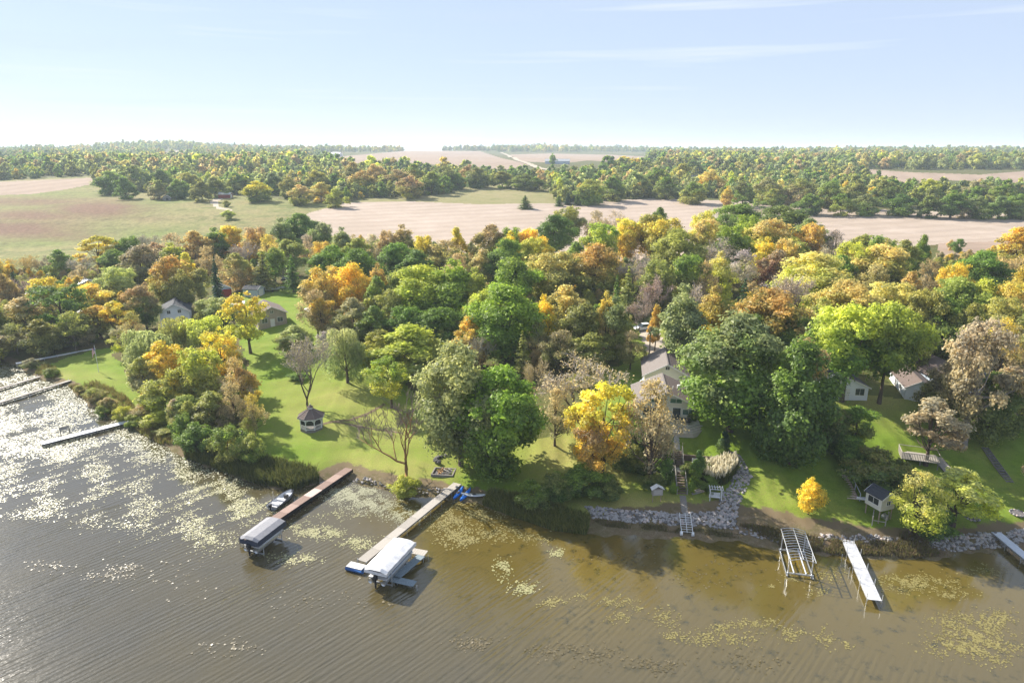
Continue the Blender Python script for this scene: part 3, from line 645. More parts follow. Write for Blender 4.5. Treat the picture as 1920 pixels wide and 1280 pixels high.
# ---------------------------------------------------------------- the trees of the photograph
ZONES = dict(S='among the sedge of the left bay', A='in the wood on the left shore', P='in the golden thicket by the left shore', B='in the row along the meadow', C='in the wood behind the gazebo lawn',
             D='on the wooded rise behind the house', E='in the wood right of the house', M='in the middle distance beyond the fields')
# left shore wood
for a in [(20,498,24,12,'spruce1','co'),(0,514,44,12,'round3','ru','og'),(48,516,64,9,'bare3','pl'),(74,521,60,12,'round1','ol','y'),(105,531,96,15,'open1','g','dg'),
          (40,559,84,12,'round3','ol','ta'),(166,533,64,9,'round2','py','y'),(180,573,62,9,'oval3','ol','go'),(212,565,54,10,'open2','go','y'),(246,584,50,10,'airy1','br','ol'),
          (216,501,62,11,'round1','pg'),(258,461,70,15,'maple1','do','br'),(338,507,44,13,'oval1','do','ol'),(372,504,44,11,'oval3','pg','ol'),
          (22,606,64,8,'airy1','br','ol'),(222,613,46,8,'open1','yg','ta'),(70,600,60,9,'round3','do'),(130,585,60,10,'airy1','do','ol'),(-30,560,70,13,'round1','do','ol'),(-40,620,80,9,'round3','ol','br'),
          (150,590,56,8,'round3','br','do'),(382,562,38,7,'round2','ol','pg'),(408,558,50,8,'round1','gg','pg')]: T(*a[:6], tip=a[6] if len(a) > 6 else None, zone='A')
T(264,537,62,12,'maple2','dg','ru',label='dark green tree with a reddish crown top left of the white gabled house')
T(310,482,68,16,'maple1','ol','og',label='big orange-topped maple behind the white gabled house')
T(400,481,34,17,'spruce1','co',label='tall dark spruce beside the red and grey shed')
T(262,620,86,10,'willow1','pg','pg',label='weeping willow hanging over the left lawn beside the flagpole')
T(322,597,70,10,'willow2','pg','ol',label='rounded pale willow in front of the white gabled house')
T(374,594,80,10,'willow1','pg','yg',label='broad pale green willow left of the open yellow-green tree')
T(470,551,86,None,'open1','yg','y',vb=662,label='open-crowned yellow-green tree hiding the tan house')
# thicket on the shore
for a in [(300,640,74,11,'open2','go','y'),(322,664,60,9,'round3','y','go'),(366,654,84,12,'round1','ol','yg'),(408,617,64,13,'open1','go','y'),(440,670,62,11,'airy1','pk','og'),(452,692,44,9,'oval3','go','og'),
          (262,671,56,8,'round3','br','ol'),(290,714,74,7,'round1','yg','ol'),(340,744,58,6,'round2','g','ol'),(392,735,70,8,'round3','do','ol'),(432,718,64,9,'airy1','br'),(470,738,44,8,'airy1','br','go'),(330,700,50,8,'oval2','ol','y')]: T(*a[:6], tip=a[6] if len(a) > 6 else None, zone='P')
for a in [(318,800,60,812,'bush1','do','ol'),(372,795,76,848,'bush2','dg','g'),(430,800,80,866,'bush1','do','g'),(476,815,56,868,'bush2','g','ol'),(268,760,50,785,'bush1','ol','ta'),(300,772,60,800,'bush2','ol','yg'),(350,775,56,830,'bush1','dg')]:
    T(a[0],a[1],a[2],None,a[4],a[5],a[6] if len(a) > 6 else None,vb=a[3],zone='P',cat='shrub')
for a in [(175,728,36,752,'bush1','br','ol'),(205,745,34,772,'bush2','ol','ta'),(232,762,36,792,'bush1','ol','yg'),(150,722,26,738,'bush2','ta','ol'),(192,760,30,780,'bush2','g','ol'),(252,778,34,800,'bush1','g','ol'),(95,690,30,706,'bush1','g','do'),(60,672,34,690,'bush2','do','br')]:
    T(a[0],a[1],a[2],None,a[4],a[5],a[6],vb=a[3],zone='S',cat='shrub')
# meadow row
for a in [(107,469,44,11,'round3','ol','g'),(45,479,54,10,'bare1','ta'),(14,491,28,9,'oval1','go'),(143,478,46,10,'bare2','gr'),(178,443,68,14,'open2','go','y'),(235,445,48,13,'round1','dg'),(208,469,44,11,'round2','dg','g'),
          (270,440,46,13,'bare1','gr'),(322,438,54,14,'airy1','pk','ru'),(318,457,54,12,'oval1','ol','yg'),(290,455,30,11,'oval3','rd','ru'),(362,434,54,15,'round3','ta','og'),(400,429,50,15,'oval1','dg','g'),(346,474,26,10,'oval2','y'),
          (430,424,48,15,'round2','go','y'),(475,426,56,15,'round1','go','ta'),(452,452,50,12,'bare2','gr'),(498,440,44,14,'airy1','ta','go'),(525,411,48,16,'oval1','g','gg'),(565,401,62,15,'maple1','dg','g'),(605,419,42,14,'round2','g','gg'),
          (576,440,44,13,'airy1','ta','pk'),(602,453,46,12,'round1','og','go'),(440,476,56,12,'round3','ta','ol'),(490,471,54,13,'pine1','do'),(540,450,50,13,'oval3','gg','ol'),(510,466,44,12,'oval3','g'),(545,478,40,12,'pine1','dg'),
          (385,462,40,12,'airy1','br','ta'),(70,478,40,9,'bare2','pl'),(-30,480,60,11,'round1','ol','go'),(150,497,40,8,'airy1','ta','br')]: T(*a[:6], tip=a[6] if len(a) > 6 else None, zone='B')
# wood behind the gazebo lawn
for a in [(617,462,70,14,'maple1','dg','g'),(668,468,70,14,'maple2','dg','g'),(705,519,54,13,'round3','ol','g'),(708,496,40,14,'oval1','go','og'),(746,510,60,12,'round2','g','ol'),(890,504,56,14,'oval1','yg','ol'),
          (753,423,48,14,'oval1','ol','ta'),(728,433,36,13,'round1','og','ta'),(792,442,46,13,'round1','ol','y'),(828,451,96,12,'airy1','ol','ta'),(945,449,74,15,'maple2','dg','g'),(962,428,48,14,'round1','g'),
          (957,435,40,14,'oval1','go','y'),(992,430,46,14,'round2','go','y'),(1065,389,56,15,'round1','gg','ol'),(1120,395,50,14,'airy1','ta','br'),(740,457,64,13,'round2','dg','g'),(670,448,60,13,'round3','g','ol'),
          (640,428,44,14,'oval1','ol','gg'),(1030,474,96,14,'round1','ol','py'),(1022,453,50,13,'oval1','yg','y'),(1000,447,56,14,'round2','ol','yg'),(1130,419,66,15,'round1','yg','bg'),(960,485,84,14,'round2','bg','g'),
          (695,440,44,13,'airy1','br','pk'),(780,470,70,12,'round3','g','dg'),(860,475,60,11,'airy1','br','ta'),(905,468,56,12,'round3','ol','ta'),(600,560,46,10,'oval3','br','go'),(590,544,56,12,'airy1','br','ta'),(660,560,70,10,'round3','ol','br'),
          (700,575,60,9,'round3','do','g'),(760,575,70,9,'round1','dg'),(820,580,90,9,'round2','dg'),(640,590,60,7,'airy1','br','do'),(905,545,50,13,'oval3','ol','yg'),(552,611,66,6,'round3','ol','pg'),(900,622,50,9,'bare1','gr'),(1095,568,60,12,'oval3','ol','do'),
          (1062,537,86,14,'round3','ol','py'),(1138,549,40,14,'oval1','ta','go'),(1155,560,62,13,'oval1','ol','gg'),(1010,600,56,10,'airy1','br','do'),(1055,620,70,9,'airy1','do','br'),(1110,625,70,8,'round3','do','ol'),(1185,620,50,8,'airy1','do','br'),(980,620,40,10,'pine1','do'),
          (1080,455,60,13,'round3','ol','g'),(1180,500,50,13,'pine1','do'),(1225,515,60,12,'bare2','pl'),(1200,545,50,11,'bare3','pl'),(730,545,50,11,'oval3','do','ol')]: T(*a[:6], tip=a[6] if len(a) > 6 else None, zone='C')
T(612,503,76,14,'round1','ta','go',label='golden tree on the left of the pair behind the gazebo lawn')
T(664,495,72,15,'maple2','go','y',label='largest golden tree on the right of the pair behind the gazebo lawn')
T(790,498,112,15,'maple1','bg','yg',label='bright green tree on the left of the twin crowns in the middle')
T(850,490,100,16,'oval1','bg','bg',label='bright green tree on the right of the twin crowns in the middle')
T(855,427,32,14,'oval2','go','y',label='slim golden poplar standing against the pale harvested field')
T(917,423,60,15,'maple1','ol','ru',label='rust-topped maple standing against the harvested field')
T(1038,404,66,15,'maple2','dg','dg',label='round dark green tree at the edge of the harvested field')
T(1150,393,60,14,'bare3','gr','ta',label='grey-tan thinly leaved tree at the edge of the harvested field')
T(1120,461,96,15,'maple1','ol','og',label='large orange-topped tree in the middle of the wood')
T(945,539,136,16,'maple2','g','bg',label='large green dome-shaped tree behind the grey-green maple')
T(1020,555,46,13,'oval1','y','y',label='small bright yellow crown against the large green dome')
T(1158,515,38,15,'spruce1','dg',label='dark pointed spruce in the middle of the wood')
T(880,595,64,11,'round3','ta','go',label='tan and gold tree left of the large green dome')
T(1273,537,90,None,'oval1','gg','pg',vb=690,label='tall grey-green oval tree behind the house, left of the orange one')
T(1340,540,62,14,'oval1','go','og',label='gold-orange tree behind the tall grey-green oval tree')
T(1318,527,66,14,'bare3','gr','pk',label='pinkish grey half-bare tree above the gold-orange tree')
T(1232,573,26,10,'oval2','og','go',label='small orange crown left of the tall grey-green oval tree')
T(1195,469,76,14,'bare3','gr','pk',label='pinkish grey half-bare tree in the middle of the wood')
# rise behind the house
for a in [(1178,411,54,15,'round1','go','y'),(1225,403,64,16,'round2','go','ol'),(1238,390,40,15,'round3','dg'),(1322,397,46,16,'round1','py','yg'),(1405,404,56,16,'round1','yg','bg'),(1440,413,96,16,'maple1','yg','py'),(1325,413,66,16,'round2','yg','py'),
          (1368,423,64,15,'round1','g','bg'),(1275,431,96,17,'maple2','do','ol'),(1245,411,72,16,'round1','ol','go'),(1520,411,66,16,'round3','ol','gg'),(1525,421,60,15,'round2','ta','go'),(1570,431,56,13,'airy1','br','gr'),(1560,452,48,12,'bare2','gr'),
          (1440,447,48,14,'oval1','y','y'),(1478,449,44,14,'round1','y','py'),(1340,441,66,14,'bare3','gr'),(1352,474,56,14,'oval1','yg','py'),(1400,469,76,13,'airy1','br','gr'),(1605,456,66,14,'round1','ol','yg'),(1665,462,96,14,'round2','ol','py'),
          (1735,441,28,13,'oval2','g'),(1655,443,54,13,'round1','go','g'),(1700,451,50,13,'round3','g','ol'),(1620,440,40,12,'oval3','g','ol'),(1460,470,60,13,'round3','rd','br'),(1290,480,70,14,'round2','do','g'),(1240,490,60,13,'round1','do','ol'),(1325,490,50,13,'airy1','br'),
          (1500,455,60,13,'round3','do','ol'),(1580,480,60,13,'round3','ol','g')]: T(*a[:6], tip=a[6] if len(a) > 6 else None, zone='D')
T(1390,385,100,16,'maple2','dg','g',label='broad dark green tree topping the wooded rise, the left of two')
T(1470,387,92,16,'maple1','dg','do',label='broad dark green tree topping the wooded rise, the right of two')
T(1540,477,120,15,'maple1','yg','py',label='big yellow-green rounded tree in the middle of the right wood')
# right wood
for a in [(1745,488,60,13,'airy1','br','ru'),(1595,526,120,14,'maple2','ol','py'),(1668,529,100,13,'round1','ol','py'),(1800,521,90,13,'round2','g','ol'),(1880,557,70,11,'round1','py','ol'),(1850,524,70,13,'round3','ol','yg'),(1905,530,70,13,'round1','ta','go'),
          (1475,509,76,13,'bare3','gr'),(1500,520,60,12,'bare1','gr'),(1900,478,60,12,'bare1','ta'),(1780,560,70,12,'round3','do','g'),(1740,545,70,13,'round2','do','ol'),(1830,570,60,12,'round3','g','ol'),
          (1895,598,90,12,'airy1','br','go'),(1960,500,90,15,'round1','ol','go'),(1960,580,100,13,'round3','br','ol'),(1520,600,60,11,'round2','dg'),(1720,590,60,12,'round3','do','yg'),(1545,560,50,12,'oval1','do','ol'),
          (1420,590,60,11,'round3','dg'),(1645,500,50,13,'round2','ol','ta')]: T(*a[:6], tip=a[6] if len(a) > 6 else None, zone='E')
T(1712,511,56,13,'round3','ru','og',label='rust-orange crown in the wood right of the house')
T(1795,495,56,13,'round1','go','y',label='bright golden round tree in the right wood')
T(1845,473,88,14,'maple1','dg','g',label='large dark green tree by the brown field on the right')
T(1915,428,76,16,'round3','ol','go',label='gold and olive tree at the right edge beside the harvested field')
T(1398,523,48,13,'pine1','co',label='dark drooping conifer above the orange maple')
T(1450,543,140,15,'maple2','dg','og',label='large orange-crowned maple behind the big green tree by the house')
T(1578,574,140,None,'tall1','g','yg',vb=752,label='tall yellow-green tree behind the white cottage, the left of two')
T(1648,571,140,None,'tall2','g','yg',vb=756,label='tall yellow-green tree beside the white cottage, the right of two')
T(1368,597,190,None,'maple1','g','gg',vb=808,label='huge round green maple on the lawn right of the house')
T(1482,644,172,None,'full2','dg','g',vb=868,label='big dark green maple with a reddish top in front of the white cottage')
T(1494,638,70,None,'oval3','ol','ru',vb=835,label='slim rust-topped tree rising behind the big dark green maple')
T(1805,602,160,None,'tall3','br','pk',vb=838,label='tall brownish pink tree with a thick pale trunk on the right slope')
T(1735,747,106,None,'open2','br','pk',vb=872,label='half-bare pinkish tree growing beside the slatted deck')
T(1846,700,90,None,'round3','do','dg',vb=830,label='dark spreading tree behind the thick pale trunk')
T(1930,846,60,None,'airy1','pk','br',vb=930,label='dusty pink shrub-like tree at the right edge of the slope')
T(1705,884,112,None,'airy1','yg','py',vb=1004,label='yellow-green willow by the boathouse, the nearer the water')
T(1786,880,120,None,'open2','yg','py',vb=985,label='yellow-green willow over the teal shed, the right of two')
T(1515,896,48,None,'oval1','y','y',vb=963,label='small bright yellow tree alone on the green lawn')
T(1600,762,70,None,'oval3','do','g',vb=850,label='narrow dark evergreen below the white cottage')
T(1560,770,70,None,'round2','dg','do',vb=850,label='dark bushy tree left of the narrow evergreen')
for i, a in enumerate([(1640,848,110,915,'bush1','dg','do','dark shrub bank left of the boathouse'),(1590,818,80,870,'bush2','dg','g','dark shrub above the timber stairs'),(1690,870,80,915,'bush1','dg','do','dark shrub below the slatted deck'),
          (1740,950,80,1008,'bush2','dg','g','green shrub at the foot of the yellow-green willow'),(1090,872,96,925,'bush2','dg','g','dark green shrub mass under the golden tree'),(1040,890,70,940,'bush1','dg','do','dark shrub left of the golden tree trunk'),
          (1000,905,70,950,'bush1','do','g','dark shrub on the bank near the blue kayaks'),(757,893,54,932,'bush2','ol','yg','olive shrub at the foot of the dead tree'),(1180,838,60,880,'bush1','dg','do','dark shrub between the trunks below the terrace'),(1145,900,60,935,'bush2','dg','do','low dark shrub beside the golden tree trunk'),
          (1085,700,50,730,'bush1','do','ol','shrub at the back of the bare tree'),(1205,800,60,842,'bush1','dg','g','dark shrub left of the terrace lawn'),(845,668,50,690,'bush1','yg','ol','low yellow-green shrub behind the grey-green maple'),(560,700,40,712,'bush2','dg','g','dark low shrub on the gazebo lawn'),
          (1300,770,20,790,'bush1','dg','do','small shrub at the patio corner')]):
    T(a[0],a[1],a[2],None,a[4],a[5],a[6],vb=a[3],cat='shrub',label=a[7])
# centre yard
T(864,645,166,None,'maple2','gg','pg',vb=872,label='large grey-green maple right of the gazebo lawn')
T(935,692,178,None,'full1','g','bg',vb=892,label='large fresh green maple on the shore behind the blue kayaks')
T(770,612,150,None,'round3','ol','yg',vb=700,label='broad yellow-green tree at the back of the gazebo lawn')
T(716,620,70,None,'open2','yg','ol',vb=705,label='feathery yellow-green tree beside the small willow')
T(735,671,80,None,'open1','yg','bg',vb=765,label='bright yellow-green tree beside the dirt path')
T(652,616,76,None,'willow2','gg','pg',vb=717,label='small weeping willow standing alone on the gazebo lawn')
T(577,638,100,None,'bare1','gr','br',vb=764,label='tall leafless tree just behind the gazebo')
T(610,622,60,None,'airy1','gg','gr',vb=690,label='thin grey-green tree behind the leafless tree')
T(1085,667,160,None,'bare3','gr','ta',vb=790,label='wide bare grey tree left of the house')
T(1000,667,52,None,'bare2','pk','ru',vb=760,label='rust-tinged bare tree beside the fresh green maple')
T(1040,730,80,None,'airy1','br','ta',vb=835,label='brown thinning tree behind the fresh green maple')
T(1128,723,126,None,'open1','go','y',vb=900,label='golden tree on the bank in front of the house')
T(1218,714,116,None,'airy1','pk','ta',vb=908,label='faded pinkish tree with a pale straight trunk before the house')
T(1108,790,70,None,'oval3','go','ta',vb=905,label='lower golden crown leaning towards the lake')
T(1764,676,80,None,'round3','do','br',vb=800,label='added dark olive shade tree right of the long white garage')  # added dark tree, stands in for shade over the garage roof
T(1880,690,110,None,'round3','do','br',vb=800,label='added dark brownish shade tree before the house at the right edge')  # added to bring shade to the right bank
for a in [(1196,852,44,884,'bush1','dg','do','added shade planting at the left end of the terrace wall'),(1228,860,40,888,'bush2','dg','g','added shade planting just left of the left columnar evergreen'),(1318,862,36,892,'bush2','dg','do','added shade planting under the terrace wall right of the stairs'),(1330,895,40,920,'bush1','dg','g','added shade planting in front of the plume grass'),(1290,868,26,892,'bush1','dg','do','added shade planting between the landing and the right columnar evergreen'),(1226,890,46,914,'bush1','dg','do','added shade shrub bed above the bird house')]:  # extra planting added to shade the stairs and terrace bank
    T(a[0],a[1],a[2],None,a[4],a[5],a[6],vb=a[3],cat='shrub',label=a[7])
# clipped evergreens round the stairs
T(1248,846,24,None,'column','dg','g',vb=908,label='tall columnar evergreen left of the wooden stairs',cat='shrub')
T(1306,845,27,None,'column','g','dg',vb=908,label='tall columnar evergreen right of the wooden stairs',cat='shrub')
T(1356,808,26,None,'column','dg','co',vb=852,label='cone-shaped evergreen at the end of the terrace wall',cat='shrub')
T(1262,905,18,None,'ball','g','bg',vb=924,label='clipped round shrub left of the stair foot',cat='shrub')
T(1295,903,19,None,'ball','bg','g',vb=924,label='clipped round shrub right of the stair foot',cat='shrub')
T(1160,808,20,None,'ball','bg','py',vb=826,label='pale leafy plant clump beside the fountain stone',cat='shrub')
# ---- middle distance trees seen one by one
for a in [(478,338,52,14,'maple1','g','y'),(560,345,44,13,'round1','ol','ta'),(600,340,60,13,'round2','go','py'),(628,352,40,12,'round3','ol','yg'),(540,330,36,15,'round1','do'),(680,318,70,17,'maple2','g','og'),(742,316,56,16,'maple1','ol','ru'),(770,328,60,15,'round1','ol','ru'),
          (808,320,50,16,'round2','g','ol'),(857,324,36,12,'round1','dg','g'),(835,310,48,17,'maple1','g','do'),(880,307,30,17,'round1','og','ta'),(893,312,56,16,'maple2','dg','do'),(942,320,66,13,'round2','g','ol'),(985,325,50,12,'round1','g','do'),(1005,332,40,10,'round3','ol','g'),
          (200,319,44,18,'maple1','dg','g'),(250,308,50,20,'round1','g','do'),(300,316,50,18,'round2','ol','g'),(350,322,50,17,'round1','do','ol'),(295,336,40,14,'round3','br','ol'),(400,330,50,15,'round2','g','ol'),(440,322,50,16,'round1','do','g'),(230,330,40,16,'round3','dg'),(330,335,40,14,'round1','dg','g'),(375,338,40,14,'round3','do'),
          (510,322,40,16,'round2','g','gg'),(590,318,50,17,'round1','do'),(660,302,50,18,'round2','do','og'),(700,306,56,18,'round1','og','ta'),(775,305,50,18,'round3','go','g'),(1036,288,14,16,'oval1','g'),(1170,292,34,14,'round1','ol','y'),(1195,296,30,13,'round2','dg'),(1175,303,50,9,'bush1','pg','ol'),
          (1105,335,60,16,'maple1','g','ol'),(1150,330,60,16,'round2','do','g'),(1190,320,60,17,'round1','g','gg'),(1230,312,60,18,'round1','ol','g'),(1280,305,50,18,'round2','yg','ol'),(1335,316,44,17,'round1','y','py'),(1300,300,40,18,'round3','dg'),(1250,330,60,15,'round3','do','g'),(1300,340,60,14,'round1','ol','g'),(1365,350,24,13,'oval1','og','go'),(1395,340,60,15,'round2','g','do'),
          (1440,330,60,17,'round1','ol','br'),(1500,332,70,17,'maple2','br','ol'),(1560,338,60,16,'round1','do','g'),(1610,342,60,15,'round2','g','do'),(1660,335,60,16,'round1','dg','do'),(1450,352,50,13,'round3','g','ol'),(1520,362,60,12,'round1','dg','g'),(1580,362,60,12,'round2','ol','g'),(1630,362,56,12,'round1','g','gg'),(1690,362,60,12,'maple1','g','dg'),(1745,365,60,12,'round2','dg','do'),(1790,358,50,14,'oval1','dg','g'),(1810,372,40,10,'round3','br','do'),
          (1840,366,40,12,'round1','g','gg'),(1880,366,46,12,'round2','g','gg'),(1915,362,46,13,'round1','gg','g'),(1745,334,40,14,'round1','g','yg'),(1830,338,60,13,'round3','do','br'),(1890,345,46,13,'round1','ol','g'),(1800,448,22,5,'bush1','g','dg'),(1785,450,14,4,'bush2','ta'),
          (427,394,24,5,'bush2','pg','yg'),(423,376,14,4,'bush1','do'),(985,366,30,8,'spruce1','dg'),(1055,350,20,9,'spruce1','dg'),(1075,347,22,10,'spruce1','co'),(1088,352,20,9,'spruce1','dg'),(1098,343,20,10,'spruce1','dg'),(1065,360,20,8,'spruce1','co'),(1048,365,18,7,'spruce1','dg'),(1110,352,20,9,'spruce1','dg'),(1083,363,18,7,'spruce1','dg')]:
    a = list(a); a[2] = min(a[2], 46) if a[3] > 11 else a[2]; a[4] = {'maple1': 'edge1', 'maple2': 'edge1', 'round1': 'edge2', 'round2': 'edge3', 'round3': 'edge3'}.get(a[4], a[4])
    T(*a[:6], tip=a[6] if len(a) > 6 else None, zone='M', cat='shrub' if a[4][:4] == 'bush' else 'tree')
# ordinal labels for the trees of a stand that differ only in colour and place
ORD = ['first','second','third','fourth','fifth','sixth','seventh','eighth','ninth','tenth','eleventh','twelfth','thirteenth','fourteenth','fifteenth','sixteenth','seventeenth','eighteenth','nineteenth','twentieth','twenty-first','twenty-second','twenty-third','twenty-fourth','twenty-fifth','twenty-sixth','twenty-seventh','twenty-eighth']
byk = {}
for o, u, c, zn in TREES: byk.setdefault((c, zn, o.name.split('.')[0]), []).append((u, o))
for (c, zn, nm), lst in byk.items():
    lst.sort(key=lambda a: a[0]); word = {'spruce_tree':'spruce','pine_tree':'pine','shrub':'shrub','willow_tree':'willow'}.get(nm, 'tree')
    for i, (u, o) in enumerate(lst):
        cn = CNAME[c] if not (c == 'co') else 'dark'
        o['label'] = (f'{ORD[i]} {cn} {word} from the left {ZONES[zn]}' if len(lst) > 1 else f'only {cn} {word} {ZONES[zn]}')
        o['group'] = {'S':'shrubs in the sedge','A':'trees of the left shore wood','P':'shore thicket','B':'trees along the meadow','C':'trees of the middle wood','D':'trees on the rise','E':'trees of the right wood','M':'middle distance trees'}[zn]
# dense woods far off: one mass, instanced on points
NF = 110000
fy = 420*np.exp(rng.random(NF)*np.log(9000/420)); fx = (rng.random(NF)*2-1)*fy*.98
# denser near, thinner far
fz = ground(fx, fy); fu, fv, fd = proj(fx, fy, fz)
W_POLY = [[(-400,345),(0,338),(175,329),(182,350),(260,361),(420,364),(520,366),(560,372),(640,366),(650,336),(760,332),(880,336),(920,334),(950,332),(780,327),(650,324),(600,302),(420,305),(300,303),(-400,300)],
          [(1040,381),(1110,377),(1240,371),(1390,376),(1540,387),(1760,396),(1920,400),(2300,405),(2300,364),(1920,362),(1860,357),(1760,356),(1700,364),(1650,350),(1590,326),(1450,305),(1215,300),(1215,308),(1130,330),(1060,332),(1010,330),(960,332),(900,330),(930,345),(1030,347)]]
W_POLY.append([(640,368),(650,345),(700,338),(790,336),(870,340),(900,336),(1000,338),(1000,346),(900,346),(845,352),(860,360),(760,369),(690,371),(648,379)])
okf = np.zeros(NF, bool)
for P in W_POLY: okf |= in_poly(fu, fv, P)
farw = (fy > 780) & (fv < 318) & ((fu < 600) | (fu > 1215) | (fv < 285))
okf |= farw
for P in FAR_CROP + ROADP + [HILLP, FIELD, PINKL, BROWN]: okf &= ~in_poly(fu, fv, P)
OPENS = [[(330,303),(480,299),(620,300),(640,304),(600,308),(420,308)],[(935,284),(952,284),(1000,304),(1050,316),(1120,322),(1120,332),(1040,328),(990,320),(960,304)],[(1150,318),(1250,316),(1260,322),(1140,326)],[(1240,340),(1330,338),(1340,346),(1250,348)],[(1705,352),(1790,352),(1800,362),(1730,364)],[(990,302),(1216,306),(1216,316),(1120,330),(1010,318)]]
for P in OPENS: okf &= ~in_poly(fu, fv, P)
DT = np.array([(a, b) for a, b, r in DRAWN if b > 380])
keepp = okf & (rng.random(NF) < np.where(fy < 1400, .9, .75))
fx, fy, fz = fx[keepp], fy[keepp], fz[keepp]
# thin out by spacing on a grid of cells
cell = np.where(fy < 900, 8.5, np.where(fy < 1800, 11.5, np.where(fy < 3500, 17.0, 34.0)))
key = np.floor(fx/cell).astype(np.int64)*100003 + np.floor(fy/cell).astype(np.int64)
_, first = np.unique(key, return_index=True); fx, fy, fz = fx[first], fy[first], fz[first]
nF = len(fx); print('far trees', nF)
FCOL = ['g','ol','ol','g','gg','gg','ol','yg','pg','do','do','g','ol','py','gg','ta','g','pg']
def pick(n, keys): return np.array([PAL[keys[i]] for i in rng.integers(0, len(keys), n)])
patch = np.sin(fx/130+fy/210)+np.sin(fy/170-fx/90)
tint = pick(nF, FCOL); tint2 = pick(nF, ['g','do','ol','gg','dg','do']); tint = np.where((patch < .1)[:, None], tint2, tint); tipc = tint*rng.uniform(.8, 1.35, (nF, 1)); sw = rng.random(nF) < .14; tipc[sw] = pick(int(sw.sum()), ['yg','ta','ta','py','go'])
ipick = rng.choice([0, 1, 2, 3], nF, p=[.38, .28, .28, .06])
me = bpy.data.meshes.new('distant_woodland'); me.vertices.add(nF); me.vertices.foreach_set('co', np.stack([fx, fy, fz-1.0], -1).astype(np.float32).ravel())
def vattr(n, v, t='FLOAT_VECTOR', key='vector'):
    a = me.attributes.new(n, t, 'POINT'); a.data.foreach_set(key, np.asarray(v).astype(np.int32 if t == 'INT' else np.float32).ravel())
far_scale = np.where(fy < 700, .72, 1)*np.where(fy < 1800, 1.05, np.where(fy < 3500, 1.25, 1.7))*rng.uniform(.6, 1.45, nF)
vattr('tint', tint); vattr('tip', tipc); vattr('pick', ipick, 'INT', 'value')
vattr('scl', np.stack([far_scale*rng.uniform(.9, 1.25, nF), far_scale*rng.uniform(.9, 1.25, nF), far_scale*rng.uniform(.8, 1.15, nF)/np.where(fy > 3500, 1.5, 1.0)], -1))
vattr('rot', np.stack([0*fx, 0*fx, rng.uniform(0, 6.28, nF)], -1))
wood = link(bpy.data.objects.new('distant_woodland', me)); tag(wood, 'distant mixed autumn woodland beyond the fields out to the horizon', 'woodland', kind='stuff')
fcoll = bpy.data.collections.new('far_tree_kinds')
for i, k in enumerate(['farA', 'farB', 'farC', 'farD']):
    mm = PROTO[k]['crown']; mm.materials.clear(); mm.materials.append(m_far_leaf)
    fcoll.objects.link(bpy.data.objects.new('far_kind_%d' % i, mm))
ng = bpy.data.node_groups.new('scatter', 'GeometryNodeTree')
ng.interface.new_socket('Geometry', in_out='INPUT', socket_type='NodeSocketGeometry'); ng.interface.new_socket('Geometry', in_out='OUTPUT', socket_type='NodeSocketGeometry')
gi, go_ = ng.nodes.new('NodeGroupInput'), ng.nodes.new('NodeGroupOutput')
mtp = ng.nodes.new('GeometryNodeMeshToPoints'); iop = ng.nodes.new('GeometryNodeInstanceOnPoints'); ci = ng.nodes.new('GeometryNodeCollectionInfo')
ci.inputs['Collection'].default_value = fcoll; ci.inputs['Separate Children'].default_value = True; ci.inputs['Reset Children'].default_value = True
def nattr(n, t):
    a = ng.nodes.new('GeometryNodeInputNamedAttribute'); a.data_type = t; a.inputs['Name'].default_value = n; return a
na, nb, nc2 = nattr('pick', 'INT'), nattr('scl', 'FLOAT_VECTOR'), nattr('rot', 'FLOAT_VECTOR')
e2r = ng.nodes.new('FunctionNodeEulerToRotation')
LK = ng.links.new
LK(gi.outputs[0], mtp.inputs['Mesh']); LK(mtp.outputs[0], iop.inputs['Points']); LK(ci.outputs[0], iop.inputs['Instance']); iop.inputs['Pick Instance'].default_value = True
LK(na.outputs['Attribute'], iop.inputs['Instance Index']); LK(nb.outputs['Attribute'], iop.inputs['Scale']); LK(nc2.outputs['Attribute'], e2r.inputs[0]); LK(e2r.outputs[0], iop.inputs['Rotation'])
LK(iop.outputs[0], go_.inputs[0])
md = wood.modifiers.new('scatter', 'NODES'); md.node_group = ng

# understorey and young trees filling the woods between the trees one can tell apart
UNDER = [[(560,575),(640,640),(700,650),(860,670),(1000,700),(1080,670),(1175,650),(1175,560),(1240,560),(1300,640),(1350,630),(1540,660),(1600,620),(1920,690),(2200,690),(2200,480),(1900,490),(1760,492),(1600,476),(1300,505),(1000,505),(870,482),(640,458),(560,470),(600,540)],
         [(-300,640),(0,664),(140,655),(230,625),(280,575),(300,540),(440,520),(560,480),(540,470),(250,505),(100,512),(-300,560)], [(280,790),(360,840),(470,868),(470,760),(440,690),(330,680),(270,700),(275,750)]]
NU = 9000; uy = rng.uniform(95, 330, NU); ux = rng.uniform(-1.0, 1.0, NU)*uy; uz = ground(ux, uy); uu, uv, _ = proj(ux, uy, uz); oku = np.zeros(NU, bool)
for P in UNDER: oku |= in_poly(uu, uv, P)
for P in [[(290,560),(460,535),(620,515),(630,600),(520,640),(440,600),(300,625)], [(1175,560),(1240,560),(1330,700),(1180,720)], [(1540,690),(1920,690),(1920,760),(1540,760)]]: oku &= ~in_poly(uu, uv, P)
ux, uy, uz = ux[oku], uy[oku], uz[oku]; key = np.floor(ux/4.6).astype(np.int64)*100003+np.floor(uy/4.6).astype(np.int64); _, first = np.unique(key, return_index=True); ux, uy, uz = ux[first], uy[first], uz[first]; nU = len(ux); print('understorey', nU)
me = bpy.data.meshes.new('understorey'); me.vertices.add(nU); me.vertices.foreach_set('co', np.stack([ux, uy, uz-.2], -1).astype(np.float32).ravel())
